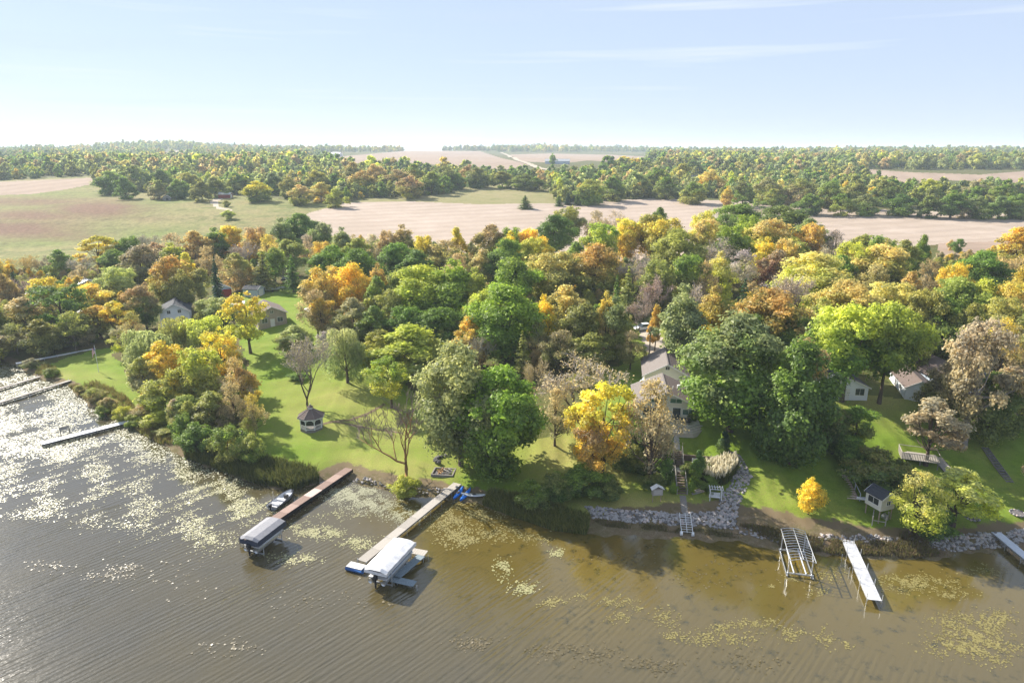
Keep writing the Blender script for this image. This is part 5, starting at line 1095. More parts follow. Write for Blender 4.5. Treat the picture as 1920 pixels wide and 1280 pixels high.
def car(label, px, rz, col, kind='car', name='parked_car'):
    x, y, z = hit(*px); r = empty(name, (x, y, z), rz, label, kind); L, Wd = 4.8, 1.85; sec = []
    side = [(-2.4, .45), (-2.35, .9), (-1.5, 1.0), (-1.0, 1.02), (.9, 1.0), (2.2, .85), (2.4, .55), (2.3, .32), (-2.3, .32)]
    mb = MB(); n = len(side); mb.add([(a, -Wd/2, b) for a, b in side] + [(a, Wd/2, b) for a, b in side], [tuple(range(n)), tuple(range(2*n-1, n-1, -1))] + [(i, i+n, (i+1) % n+n, (i+1) % n) for i in range(n)]); mb.build('body', col, r, bevel=.06)
    cab = [(-2.0, .99), (-1.6, 1.55), (.1, 1.58), (.9, .99)]; mb = MB(); mb.add([(a, -Wd/2+.06+.15*(b > 1.2), b) for a, b in cab] + [(a, Wd/2-.06-.15*(b > 1.2), b) for a, b in cab], [(0,1,2,3), (7,6,5,4), (0,4,5,1), (1,5,6,2), (2,6,7,3)]); mb.build('windows', M['glass'], r)
    MB().box(-1.62, .12, -Wd/2+.2, Wd/2-.2, 1.585, 1.64).build('roof', col, r, bevel=.03)
    for a in (-1.45, 1.5):
        for s in (-1, 1):
            o = MB().tube([(a, s*(Wd/2-.16), .33), (a, s*(Wd/2+.02), .33)], .33, 14).build('wheel', M['black'], r); MB().tube([(a, s*(Wd/2+.021), .33), (a, s*(Wd/2+.035), .33)], .19, 10).build('rim', M['alu'], o)
    for s in (-1, 1): MB().box(2.33, 2.43, s*.62-.16, s*.62+.16, .62, .76).build('headlight', M['white'], r)
    return r
carw = plain('white_car_paint', (.75,.75,.75), .25, var=.04, bump=0); card = plain('dark_car_paint', (.03,.035,.045), .25, var=.04, bump=0)
car('white pickup parked in the shade behind the lake house', (1204,619), RAD(200), carw, 'car')
car('dark car parked under the trees behind the red and grey shed', (540,527), RAD(15), card)
# cottages on the right
def gb(name, label, px, deg, *a, **k):
    x, y, z = hit(*px); return gable(name, label, (x, y, z), RAD(deg), *a, **k)
gb('cottage', 'small white cottage with a dark roof behind the big dark maple', (1588,750), -4, 6.8, 7.0, 2.5, 4.0, M['sidingw'], M['shingled'], front=[('window', -1.9, 1.1, 1.0, 1.1, 'glass'), ('door', -.3, .05, 1.0, 2.0, 'trim'), ('window', 2.0, 1.0, 1.5, 1.2, 'glass')], left=[('window', 2, 1.1, 1.2, 1, 'glass'), ('window', 5, 1.1, 1.2, 1, 'glass')], over=.35)
gb('white_garage', 'long white garage with a brown roof right of the white cottage', (1722,752), -14, 4.6, 10.0, 2.5, 3.7, M['sidingw'], M['shingle'], front=[('door', 0, .05, 2.0, 2.0, 'trim')], left=[('window', 3, 1.1, 1.0, .9, 'glass'), ('door', 6, .05, .9, 2.0, 'trim')], cat='garage', over=.3)
gb('house', 'grey house with a brown roof behind the tall brownish pink tree', (1800,738), 5, 8.0, 9.0, 2.8, 4.6, M['sidingb'], M['shingle'], front=[('window', -2, 1, 1.4, 1.2, 'glass'), ('window', 2, 1, 1.4, 1.2, 'glass'), ('door', 0, .05, 1, 2, 'trim')])
gb('house', 'grey-brown house with white-framed windows at the right edge', (1895,776), -3, 11.0, 8.0, 2.8, 4.7, M['sidingt'], M['shingled'], front=[('window', -3.6, .9, 1.5, 1.3, 'glass'), ('window', -1.2, .9, 1.5, 1.3, 'glass'), ('window', 2.4, .9, 2.0, 1.3, 'glass'), ('door', .6, .05, 1, 2, 'trim')])
wl_ = empty('garden_wall', (*hit(1870,778)[:2], hit(1870,778)[2]), RAD(-3), 'low pale stone wall below the house at the right edge', 'wall'); MB().box(-3.5, 9, -.2, .2, -.5, .55).build('wall', M['concrete'], wl_); MB().box(-3.6, 9, -.26, .26, .553, .65).build('coping', M['trim'], wl_)
# houses on the left
gb('house', 'white gabled house with a dark roof left of the willows', (330,609), 22, 7.4, 10.0, 3.9, 6.0, M['sidingw'], M['shingled'], front=[('window', -1.4, 3.3, .8, .9, 'glass'), ('window', 1.3, 3.4, .8, .9, 'glass'), ('window', -2.0, 1.0, 1.4, 1.2, 'glass'), ('window', 1.9, 1.0, 1.4, 1.2, 'glass')], left=[('window', 4, 2.6, 1.2, 1.1, 'glass'), ('window', 8, 2.6, 1.2, 1.1, 'glass')], over=.5)
rs = gb('house', 'tall narrow blue-grey house with a red side and dark roof', (424,572), 40, 4.0, 4.6, 5.2, 6.1, M['sidingb'], M['shingled'], front=[('window', .9, .8, .7, 1.2, 'glass'), ('window', -.9, .8, .7, 1.2, 'glass')], right=[('window', 2.4, 3.4, .6, 1.2, 'glass')], over=.25)
MB().box(-1.9, 1.9, -.5, -.07, 2.6, 4.9).build('red_bay', M['redp'], rs)
gb('house', 'tan house in the shade behind the open yellow-green tree', (512,612), 30, 7.5, 10.0, 3.6, 5.4, M['sidingt'], M['shingle'], front=[('window', -2, 1.2, 1.4, 1.2, 'glass'), ('window', 2, 1.2, 1.4, 1.2, 'glass'), ('door', 0, .05, 1.0, 2.0, 'trim'), ('window', 0, 3.6, .8, .8, 'glass')], right=[('window', 3, 2.4, 1.2, 1.1, 'glass'), ('window', 8, 2.4, 1.2, 1.1, 'glass')], over=.4)
x, y, z = hit(441,584); cp = empty('carport', (x, y, z), RAD(15), 'white flat-roofed carport below the tall narrow house', 'carport')
MB().slab([(-2.8, -2, 2.2), (2.8, -2, 2.2), (2.8, 2, 2.7), (-2.8, 2, 2.7)], .16).build('roof', M['silver'], cp)
for a in (-2.6, 2.6):
    for b in (-1.8, 1.8): MB().box(a-.08, a+.08, b-.08, b+.08, -.5, 2.05 if b < 0 else 2.5).build('post', M['white'], cp)
x, y, z = hit(490,554); gable('garage', 'low grey garage behind the tan house', (x, y, z), RAD(80), 4.2, 5, 2.3, 3.2, M['sidingb'], M['shingled'], front=[('door', 0, .05, 2.4, 2.0, 'trim')], cat='garage', over=.2)
small_boat('motor_boat', 'white boat stored on the grass beside the dark parked car', (*hit(516,546)[:2], hit(516,546)[2]+.5), RAD(20), 6.2, 2.2, 'white')
bt = empty('boat_trailer', (*hit(516,546)[:2], hit(516,546)[2]), RAD(20), 'low metal trailer carrying the stored white boat', 'trailer'); MB().box(-2.6, 3.4, -.08, .08, .36, .46).build('frame', M['dark'], bt)
for s in (-1, 1): MB().tube([(-.8, s*.95, .3), (-.8, s*1.15, .3)], .3, 12).build('wheel', M['black'], bt)
MB().box(-.86, -.74, -.95, .95, .27, .355).build('axle', M['dark'], bt)
gb('cabin', 'small pale cabin roof among the trees at the far left', (168,545), 40, 5.5, 8.0, 2.6, 3.8, M['sidingb'], M['cap'], front=[('window', 0, 1, 1.4, 1, 'glass')], cat='cabin', over=.3)
gb('cabin', 'low white cabin half hidden among the left shore trees', (158,610), 25, 5.0, 7.0, 2.5, 3.8, M['sidingw'], M['cap'], front=[('window', 0, 1, 1.4, 1, 'glass')], cat='cabin', over=.3)
gb('cabin', 'pale-roofed cabin behind the yellow tree at the far left', (68,566), 30, 5.5, 8.0, 2.6, 3.8, M['sidingt'], M['cap'], front=[('window', 0, 1, 1.4, 1, 'glass')], cat='cabin', over=.3)
gb('cabin', 'small white-roofed cabin among trees right of the tan house', (596,596), 35, 4.0, 4.0, 2.0, 2.8, M['sidingt'], M['cap'], front=[('window', 0, 1, 1.4, 1, 'glass')], cat='cabin', over=.3)
# farm buildings far off
gb('barn', 'red barn with a pale metal roof beyond the meadow', (634,346), 68, 9, 15, 4.6, 7.4, M['redp'], M['silver'], front=[('door', 0, .1, 3, 3, 'trim'), ('window', 0, 4.6, 1.4, 1.2, 'trim')], right=[('window', 3, 2, 1.4, 1.2, 'trim'), ('window', 7.5, 2, 1.4, 1.2, 'trim'), ('window', 12, 2, 1.4, 1.2, 'trim')], cat='barn')
gb('farm_shed', 'small red farm shed at the edge of the meadow', (434,371), 84, 4.6, 8.5, 2.6, 3.8, M['redp'], M['cap'], front=[('door', 0, .1, 2.4, 2.4, 'trim')], right=[('door', 2.3, .1, 1.8, 1.9, 'screen'), ('door', 6, .1, 1.8, 1.9, 'screen')], cat='shed')
gb('farm_shed', 'dark grey shed standing alone on the meadow', (314,376), 30, 4.6, 6, 1.8, 3.6, M['greyd'], M['shingled'], front=[('door', 0, .1, 1.8, 1.7, 'screen')], cat='shed')
gb('farmhouse', 'long low blue-grey farm building on the far hill', (1068,308), 84, 12, 36, 4.5, 7.5, M['sidingb'], M['cap'], front=[('door', 0, .1, 3, 3, 'trim')], right=[('door', 9, .1, 3, 3, 'screen'), ('door', 22, .1, 3, 3, 'screen')], cat='farm building')
gb('farmhouse', 'tiny white farmhouse on the far left hill', (640,294), 70, 12, 24, 6, 10, M['white'], M['cap'], front=[('window', 0, 2, 3, 2, 'glass')], cat='farmhouse')
gb('farmhouse', 'white farmhouse among the trees right of the far road, the left of two', (1292,337), 60, 8, 14, 4, 6.5, M['white'], M['cap'], front=[('window', 0, 1, 2, 1.4, 'glass')], cat='farmhouse')
gb('farmhouse', 'white farmhouse among the trees right of the far road, the right of two', (1321,343), 75, 8, 16, 4, 6.5, M['white'], M['shingled'], front=[('window', 0, 1, 2, 1.4, 'glass')], cat='farmhouse')
# boathouse on stilts, teal shed
x, y, z = hit(1660,978); bh = gable('boathouse', 'pale yellow boathouse with a dark roof on timber stilts', (x, y, z+1.9), RAD(20), 2.4, 2.6, 1.7, 2.4, M['siding'], M['shingled'], front=[('window', 0, .6, .6, .6, 'glass')], left=[('window', 1.3, .5, 1.7, .9, 'screen')], over=.2, cat='boathouse', base=.12)
for a in (-1.05, 1.05):
    for b in (.2, 2.4): MB().tube([(a, b, -2.6), (a, b, -.14)], .09, 6).build('stilt', M['pole'], bh)
x, y, z = hit(1645,984); wf = empty('winch_frame', (x, y, z), RAD(15), 'grey timber winch frame in front of the boathouse', 'frame')
for a, b in ((-.9, 0), (.9, -.4), (.5, 1.4), (2.0, .4)): MB().tube([(a, b, -.3), (a, b, 1.5)], .07, 6).build('post', M['grey'], wf)
for p, q in (((-.9, 0, .9), (.9, -.4, .5)), ((-.9, 0, 1.1), (.5, 1.4, 1.2)), ((.9, -.4, .6), (2.0, .4, 1.0))): MB().beam(p, q, .09, .09).build('rail', M['grey'], wf)
MB().tube([(1.4, .2, .9), (1.4, .6, .9)], .4, 14).build('winch_drum', M['alu'], wf)
gb('garden_shed', 'teal shed partly hidden behind the right yellow-green willow', (1750,985), 8, 3.2, 3.0, 2.1, 3.0, M['teal'], M['shingled'], front=[('window', .6, .9, .9, .8, 'glass'), ('door', -.7, .05, .8, 1.8, 'trim')], cat='shed', over=.2)
# ---------------------------------------------------------------- gazebo
x, y, z = hit(585,802); G = empty('gazebo', (x, y, z), RAD(8), 'white octagonal gazebo with a brown shingled roof on the lawn', 'gazebo')
oc = lambda r, k: (r*math.cos(math.pi/8+k*math.pi/4), r*math.sin(math.pi/8+k*math.pi/4))
MB().prism([oc(2.05, k) for k in range(8)], -.5, .22).build('floor', M['greyd'], G)
rf = None
for k in range(8):
    a, b = oc(1.95, k), oc(1.95, k+1)
    MB().box(-.07, .07, -.07, .07, .22, 2.45).build('post', M['white'], G).location = (a[0], a[1], 0)
    ax, bx = Vector((*a, 0)), Vector((*b, 0)); d = (bx-ax).normalized()
    MB().beam(ax+d*.08+Vector((0, 0, 2.36)), bx-d*.08+Vector((0, 0, 2.36)), .08, .16).build('header', M['white'], G)
    for s, e in ((ax+d*.08, d), (bx-d*.08, -d)): MB().beam(s+Vector((0, 0, 1.75)), s+e*.5+Vector((0, 0, 2.27)), .06, .09).build('bracket', M['white'], G)
    if k != 2:
        MB().beam(ax+d*.08+Vector((0, 0, 1.02)), bx-d*.08+Vector((0, 0, 1.02)), .07, .08).build('rail', M['white'], G)
        MB().beam(ax+d*.08+Vector((0, 0, .36)), bx-d*.08+Vector((0, 0, .36)), .07, .08).build('rail', M['white'], G)
        for j in range(5): p = ax+(bx-ax)*((j+1)/6); MB().box(-.03, .03, -.03, .03, .405, .975).build('baluster', M['white'], G).location = p
        q = [ax*.965+Vector((0, 0, 1.1)), bx*.965+Vector((0, 0, 1.1)), bx*.965+Vector((0, 0, 2.26)), ax*.965+Vector((0, 0, 2.26))]; MB().slab(q, .015).build('screen_panel', M['screen'], G)
    ea, eb = oc(2.45, k), oc(2.45, k+1); ta, tb_ = oc(.42, k), oc(.42, k+1); rz0, rz1_ = 2.42, 3.72
    pan = MB().slab([(ea[0], ea[1], rz0), (eb[0], eb[1], rz0), (tb_[0], tb_[1], rz1_), (ta[0], ta[1], rz1_)], .07).build('roof_panel', M['shingle'], G)
    for i in range(5):
        t = i/5; f = lambda p, q, t: (p[0]+(q[0]-p[0])*t, p[1]+(q[1]-p[1])*t, rz0+.02+(rz1_-rz0)*t)
        MB().beam(f(ea, ta, t+.02), f(eb, tb_, t+.02), .05, .05).build('shingle_course', M['shingle'], pan)
    MB().beam((ea[0], ea[1], rz0+.03), (ta[0], ta[1], rz1_+.03), .09, .06).build('hip_cap', M['shingle2'], G)
    MB().beam((ea[0]*.99, ea[1]*.99, rz0-.12), (eb[0]*.99, eb[1]*.99, rz0-.12), .05, .13).build('fascia', M['white'], G)
cu = MB().prism([oc(.40, k) for k in range(8)], 3.66, 4.05).build('cupola', M['white'], G); MB().lathe([(.58, 4.05), (.30, 4.28), (.05, 4.5)], 8).build('cupola_roof', M['shingle'], cu); MB().lathe([(.04, 4.5), (.07, 4.58), (.015, 4.8)], 8).build('finial', M['white'], cu)
# flagpole
x, y, z = hit(185,697); fp = empty('flagpole', (x, y, z), 0, 'white flagpole with a striped flag on the left lawn', 'flagpole')
MB().tube([(0, 0, -.3), (0, 0, 6.2)], [.07, .04], 8).build('pole', M['white'], fp); MB().lathe([(.02, 0), (.09, .09), (.02, .18)], 10, (0, 0, 6.2)).build('ball', M['cap'], fp)
m_red = plain('flag_red', (.45,.02,.03), .8, var=.1); m_fw = plain('flag_white', (.75,.75,.75), .8, var=.1); m_fb = plain('flag_blue', (.02,.03,.16), .8, var=.1)
fg = None
for i in range(13):   # limp cloth hanging in folds from the pole
    vs = []; z1 = 5.9-i*.115*1.0; z0f = z1-.115
    x0 = .62 if i < 7 else .05
    for k in range(9):
        t = x0/1.9 + (1-x0/1.9)*k/8; xx = -.06-1.9*t*.42; yy = .16*math.sin(t*9)*t; sag = 1.15*t*t
        vs += [(xx, yy, z1-sag), (xx, yy, z0f-sag)]
    o = MB().add(vs, [(2*k, 2*k+1, 2*k+3, 2*k+2) for k in range(8)]).build('flag' if i == 0 else 'stripe', m_red if i % 2 == 0 else m_fw, fp if i == 0 else fg)
    so = o.modifiers.new('thick', 'SOLIDIFY'); so.thickness = .01
    if i == 0: fg = o
vs = []
for k in range(5):
    t = .62/1.9*k/4; xx = -.06-1.9*t*.42; yy = .16*math.sin(t*9)*t; vs += [(xx, yy, 5.9-1.15*t*t), (xx, yy, 5.9-.115*7-1.15*t*t)]
o = MB().add(vs, [(2*k, 2*k+1, 2*k+3, 2*k+2) for k in range(4)]).build('canton', m_fb, fg); so = o.modifiers.new('thick', 'SOLIDIFY'); so.thickness = .01
# ---------------------------------------------------------------- stairs, walls, garden things
def stairs(name, label, lo, hi, w, n, step, rails=(-1, 1), railm=None, tread=.34, thick=.08, rail_h=.95):
    lo, hi = Vector(lo), Vector(hi); d = hi-lo; L = math.hypot(d.x, d.y); r = empty(name, lo, math.atan2(d.y, d.x), label, 'stairs')
    for i in range(n):
        xx = L*(i+.5)/n; zz = d.z*(i+1)/n; MB().box(xx-tread/2, xx+tread/2, -w/2, w/2, zz-thick, zz).build('step', step, r)
    for s in (-1, 1): MB().beam((0, s*(w/2+.035), -.1), (L, s*(w/2+.035), d.z-.1), .06, .25).build('stringer', M['greyd'], r)
    for s in rails:
        MB().beam((0, s*(w/2+.10), rail_h), (L, s*(w/2+.10), d.z+rail_h), .07, .09).build('handrail', railm, r)
        for t in (0, .33, .66, 1): MB().box(L*t-.045, L*t+.045, s*(w/2+.10)-.045, s*(w/2+.10)+.045, d.z*t-.4, d.z*t+rail_h-.05).build('baluster_post', railm, r)
    return r
lo = Vector(hit(1279,927)); top = Vector(hit(1270,846)); d = top-lo
mid1 = lo+Vector((d.x*.52, d.y*.52, d.z*.50)); mid2 = lo+Vector((d.x*.66, d.y*.66, d.z*.50))
stairs('wooden_stairs', 'lower flight of wooden stairs from the lake lawn to the landing', lo, mid1, 1.25, 9, M['timber'], railm=M['grey'])
stairs('wooden_stairs', 'upper flight of wooden stairs from the landing to the terrace lawn', mid2, top+Vector((0, 0, .1)), 1.25, 9, M['timber'], railm=M['grey'])
ld = empty('stair_landing', tuple((mid1+mid2)/2), math.atan2(d.y, d.x), 'timber landing deck with side railings between the two stair flights', 'deck')
hl = (mid2-mid1).to_2d().length/2; MB().box(-hl-.02, hl+.02, -2.2, 2.2, -.12, -.005).build('deck', M['grey'], ld)
for s in (-1, 1):
    for zz in (.45, .9): MB().beam((-hl, s*.75, zz), (-hl, s*2.2, zz), .06, .10).build('rail', M['plank'], ld)
    for yy in (.8, 2.15): MB().box(-hl-.05, -hl+.05, s*yy-.05, s*yy+.05, -1.6, .95).build('post', M['plank'], ld)
# retaining wall of timbers along the terrace
a, b = Vector(hit(1130,842)), Vector(hit(1352,856)); zt = max(a.z, b.z)
rw = empty('retaining_wall', (a.x, a.y-.3, 0), math.atan2(b.y-a.y, b.x-a.x), 'dark timber retaining wall below the terrace lawn', 'wall'); Lw = (b-a).to_2d().length
gap0 = (top-a).to_2d().length-.8
for i in range(5):
    for x0, x1 in ((0, gap0), (gap0+1.6, Lw)):
        n = max(1, round((x1-x0)/2.4)); s = (x1-x0)/n
        for j in range(n): MB().box(x0+j*s+.01, x0+(j+1)*s-.01, -.1-.01*(i % 2), .12, zt-.22*(i+1)+.01, zt-.22*i-.005).build('timber', M['timber'], rw)
for i in range(8): t = .35+i*(Lw-.7)/7; MB().box(t-.08, t+.08, -.24, -.112, zt-1.5, zt+.06).build('post', M['timber'], rw)
def garden_bench(px, label, rz=0):
    x, y, z = hit(*px); r = empty('garden_bench', (x, y, z), rz, label, 'bench')
    MB().box(-.95, .95, -.25, .25, .42, .47).build('seat', M['white'], r)
    for k in range(3): MB().box(-.95, .95, .26, .30, .58+.16*k, .68+.16*k).build('back_slat', M['white'], r)
    for xx in (-.88, .88): MB().box(xx-.04, xx+.04, .31, .37, -.3, 1.05).build('leg', M['white'], r); MB().box(xx-.04, xx+.04, -.22, -.14, -.3, .42).build('leg', M['white'], r)
garden_bench((1212,868), 'white slatted bench in the planting left of the stairs', HR)
garden_bench((1309,872), 'white slatted bench in the planting right of the stairs', HR)
# white swing arbour
x, y, z = hit(1341,936); sw = empty('arbour_swing', (x, y, z), RAD(-10), 'white arbour swing with a slatted seat on the lower lawn', 'swing')
sw.scale = (.8, .8, .8)
for a_ in (-1.0, 1.0):
    for b_ in (-.5, .5): MB().box(a_-.06, a_+.06, b_-.06, b_+.06, -.3, 2.2).build('post', M['white'], sw)
for k in range(6): MB().box(-1.2+k*.46, -1.1+k*.46, -.8, .8, 2.28, 2.4).build('roof_slat', M['white'], sw)
for b_ in (-.5, .5): MB().box(-1.25, 1.25, b_-.05, b_+.05, 2.205, 2.277).build('top_beam', M['white'], sw)
MB().box(-.8, .8, -.3, .3, .5, .56).build('seat', M['white'], sw)
for k in range(5): MB().box(-.8, .8, .31, .35, .6+.13*k, .7+.13*k).build('back_slat', M['white'], sw)
# bird house on legs
x, y, z = hit(1231,940); bh2 = empty('bird_house', (x, y, z), RAD(6), 'grey box bird house with white roof on thin legs beside the stairs', 'bird house')
MB().box(-.75, .75, -.35, .35, 1.15, 2.15).build('box', M['grey'], bh2)
for s in (-1, 1): MB().slab([(s*.02, -.45, 2.62), (s*.95, -.45, 2.1), (s*.95, .45, 2.1), (s*.02, .45, 2.62)][::s], .06).build('roof_slope', M['white'], bh2)
for s in (-1, 1): MB().box(-.55, .55, s*.36-.008, s*.36+.008, 1.3, 2.0).build('panel', M['plank'], bh2)
for a_ in (-.6, .6): MB().box(a_-.05, a_+.05, -.05, .05, -.3, 1.148).build('leg', M['pole'], bh2)
# stump like stone
x, y, z = hit(1174,850); sp = MB(); g = np.random.default_rng(3); sp.lathe([(1.1, -.3), (.85, .3), (.72, 1.0), (.66, 2.0), (.60, 3.0), (.1, 3.05)], 12); sp.v = [(a+g.normal()*.05, b+g.normal()*.05, c) for a, b, c in sp.v]
o = sp.build('tree_stump', m_bark_pale, smooth_=True); o.location = (x, y, z); tag(o, 'pale broken tree stump left of the terrace steps', 'tree stump')
# lower lawn edging and stacked boards
lb = empty('board_stack', (*hit(1306,922)[:2], hit(1306,922)[2]), RAD(25), 'stack of grey boards lying right of the stair foot', 'boards')
for k in range(4): o = MB().box(-1.1, 1.1, -.5+.26*k, -.3+.26*k, .02+.05*(k % 2), .1+.05*(k % 2)).build('board', M['grey'], lb)
# timber stairs right, deck, stone steps
l2, h2 = Vector(hit(1600,936)), Vector(hit(1574,880)); s2 = stairs('timber_stairs', 'timber steps with one pale handrail climbing the dark slope', l2, h2, 1.5, 13, M['pinkdeck'], rails=(-1,), railm=M['bluewhite'], thick=.14)
l3, h3 = Vector(hit(1798,905)), Vector(hit(1757,860)); stairs('timber_stairs', 'grey timber stairs from the slatted deck down to the lake', l3, h3+Vector((0, 0, .2)), 1.4, 16, M['plank'], rails=(), thick=.10)
l4, h4 = Vector(hit(1895,905)), Vector(hit(1846,838)); stairs('stone_steps', 'stone steps set in the shaded lawn at the far right', l4+Vector((0, 0, .02)), h4+Vector((0, 0, .05)), 0.9, 14, M['stone2'], rails=(), thick=.16, tread=.30)
x, y, z = hit(1716,862); dk = empty('slatted_deck', (x, y, z), RAD(-20), 'grey deck with slatted railings under the half-bare pinkish tree', 'deck')
MB().box(-2.2, 3.0, -1.5, 1.7, .5, .6).build('deck', M['grey'], dk)
for y0 in (-1.5, 1.66): MB().box(-2.2, 3.0, y0-.04, y0+.04, 1.55, 1.63).build('rail', M['grey'], dk)
for x0 in (-2.2, 3.0): MB().box(x0-.04, x0+.04, -1.455, 1.615, 1.55, 1.63).build('rail', M['grey'], dk)
for k in range(24): MB().box(-2.15+k*.22, -2.05+k*.22, -1.52, -1.48, .603, 1.547).build('slat', M['grey'], dk)
for k in range(13): MB().box(-2.22, -2.18, -1.4+k*.23, -1.3+k*.23, .603, 1.547).build('slat', M['grey'], dk)
for a_ in (-2.0, .4, 2.8):
    for b_ in (-1.35, 1.5): MB().box(a_-.07, a_+.07, b_-.07, b_+.07, -1.6, .497).build('post', M['greyd'], dk)
# stones
def rock_mesh(seed, mat):
    g = np.random.default_rng(seed); vs = []; n = 7; rings = [(-.8, .6), (-.1, 1.0), (.5, .75)]
    vs.append((0, 0, -1.0))
    for zz, rr in rings:
        for k in range(n): a = 6.283*k/n+g.uniform(-.2, .2); f = g.uniform(.78, 1.2); vs.append((rr*f*math.cos(a), rr*f*math.sin(a)*.85, zz+g.uniform(-.15, .15)))
    vs.append((g.uniform(-.2, .2), g.uniform(-.2, .2), .85)); fs = [(0, 1+(k+1) % n, 1+k) for k in range(n)]
    for r_ in range(2): fs += [(1+r_*n+k, 1+r_*n+(k+1) % n, 1+(r_+1)*n+(k+1) % n, 1+(r_+1)*n+k) for k in range(n)]
    fs += [(1+2*n+k, 1+2*n+(k+1) % n, 3*n+1) for k in range(n)]
    me = bpy.data.meshes.new('stone'); me.from_pydata(vs, [], fs); me.materials.append(mat); return me
ROCKS = [rock_mesh(i, [M['stone'], M['stone2'], M['stone'], M['stone3'], M['stone'], M['stone2']][i % 6]) for i in range(12)]
def riprap(label, poly, n, smin, smax, single=240, name='stone_bank'):
    P = np.array(poly, float); c = hit(*P.mean(0)); r = empty(name, c, 0, label, 'stone bank')
    W = np.array([hit(u, v)[:2] for u, v in poly]); lo_, hi_ = W.min(0), W.max(0); pts = []; k = 0
    while len(pts) < n and k < n*40:
        k += 1; p = lo_ + np.random.default_rng(k*7+n).random(2)*(hi_-lo_)
        if in_poly(np.array([p[0]]), np.array([p[1]]), W)[0]: pts.append((p[0], p[1], random.uniform(smin, smax)))
    pts.sort(key=lambda a: -a[2]); rest = MB()
    for i, (x, y, s) in enumerate(pts):
        z = gz(x, y)+s*random.uniform(.05, .4); me = ROCKS[random.randrange(12)]; ang = random.uniform(0, 6.28); sc = (s*random.uniform(.85, 1.25), s*random.uniform(.8, 1.1), s*random.uniform(.6, .9))
        if i < single:
            o = bpy.data.objects.new('stone', me); link(o, r); o.location = (x-c[0], y-c[1], z-c[2]); o.rotation_euler = (random.uniform(-.3, .3), random.uniform(-.3, .3), ang); o.scale = sc
        else:
            ca, sa = math.cos(ang), math.sin(ang)
            rest.add([((v.co.x*sc[0]*ca-v.co.y*sc[1]*sa)+x-c[0], (v.co.x*sc[0]*sa+v.co.y*sc[1]*ca)+y-c[1], v.co.z*sc[2]+z-c[2]) for v in me.vertices], [tuple(p.vertices) for p in me.polygons])
    if rest.v: tag(rest.build('small_stones', M['stone'], r), kind='stuff')
    return r
riprap('grey boulder bank along the shore below the stairs', [(1097,949),(1185,957),(1275,962),(1345,960),(1382,965),(1376,992),(1340,990),(1279,983),(1200,980),(1112,971)], 900, .12, .31)
riprap('stone channel climbing the lawn right of the plume grass', [(1342,962),(1352,930),(1372,905),(1375,871),(1366,845),(1386,852),(1411,893),(1398,920),(1384,948),(1382,968)], 640, .10, .27)
riprap('grey boulder bank along the shore at the right edge', [(1722,1006),(1790,1003),(1860,998),(1930,989),(1990,985),(1990,1015),(1920,1020),(1850,1026),(1775,1032),(1730,1022)], 640, .12, .31)
riprap('short row of stones on the bank between the two covered docks', [(655,897),(690,896),(735,908),(780,915),(840,915),(842,924),(780,926),(735,920),(690,907),(660,904)], 130, .12, .32)
riprap('scattered stones at the shore end of the white dock', [(1540,1000),(1600,1004),(1660,1006),(1710,1008),(1710,1022),(1650,1018),(1580,1014),(1535,1010)], 120, .12, .30)
riprap('pinkish loose stones on the brown shore behind the bare lift frame', [(1380,985),(1450,1000),(1540,1008),(1545,1020),(1460,1018),(1385,1000)], 170, .09, .26)
riprap('shaded stone bed below the big dark green maple', [(1500,842),(1560,838),(1562,846),(1500,850)], 60, .15, .3)
# fire places
def fire_ring(px, label, R_, z_=0):
    x, y, z = hit(*px); r = empty('fire_ring', (x, y, z), 0, label, 'fire pit')
    for k in range(14):
        o = bpy.data.objects.new('stone', ROCKS[k % 12]); link(o, r); a = k*6.283/14; o.location = (R_*math.cos(a), R_*math.sin(a), .08); o.scale = (.2, .16, .16); o.rotation_euler = (0, 0, a+1.57)
    MB().lathe([(.01, .03), (R_*.9, .03), (R_*.9, .06), (.01, .09)], 16).build('ash_bed', M['ash'], r)
fire_ring((1822,970), 'round stone fire ring on the right lawn', .95); fire_ring((1908,962), 'round stone fire ring at the right edge of the lawn', .9)
x, y, z = hit(832,886); fpit = empty('fire_pit', (x, y, z), RAD(-8), 'square fire pit full of split logs on the gazebo lawn', 'fire pit')
for s in (-1, 1): MB().box(-1.75, 1.75, s*1.2-.1, s*1.2+.1, -.2, .28).build('timber_edge', M['greyd'], fpit); MB().box(s*1.65-.1, s*1.65+.1, -1.09, 1.09, -.2, .27).build('timber_edge', M['greyd'], fpit)
MB().box(-1.54, 1.54, -1.09, 1.09, -.2, .06).build('ash_bed', M['ash'], fpit)
for k in range(26):
    a = random.uniform(0, 3.14); cx, cy = random.uniform(-1.2, 1.2), random.uniform(-.75, .75); l = random.uniform(.3, .5); zz = .14+random.uniform(0, .35)*(1-abs(cx)/1.4)
    MB().tube([(cx-l*math.cos(a), cy-l*math.sin(a), zz), (cx+l*math.cos(a), cy+l*math.sin(a), zz+random.uniform(-.06, .12))], random.uniform(.07, .11), 6).build('log', M['wood'] if cx < .2 else M['grey'], fpit)
x, y, z = hit(836,862); sb = empty('stone_bench', (x, y, z), RAD(20), 'curved dark stone bench beside the log fire pit', 'bench')
for k in range(9):
    a = RAD(60+k*20); o = bpy.data.objects.new('stone', ROCKS[1 if k % 2 else 5]); link(o, sb); o.location = (1.7*math.cos(a), 1.2*math.sin(a), .25); o.scale = (.42, .34, .34); o.rotation_euler = (0, 0, a)
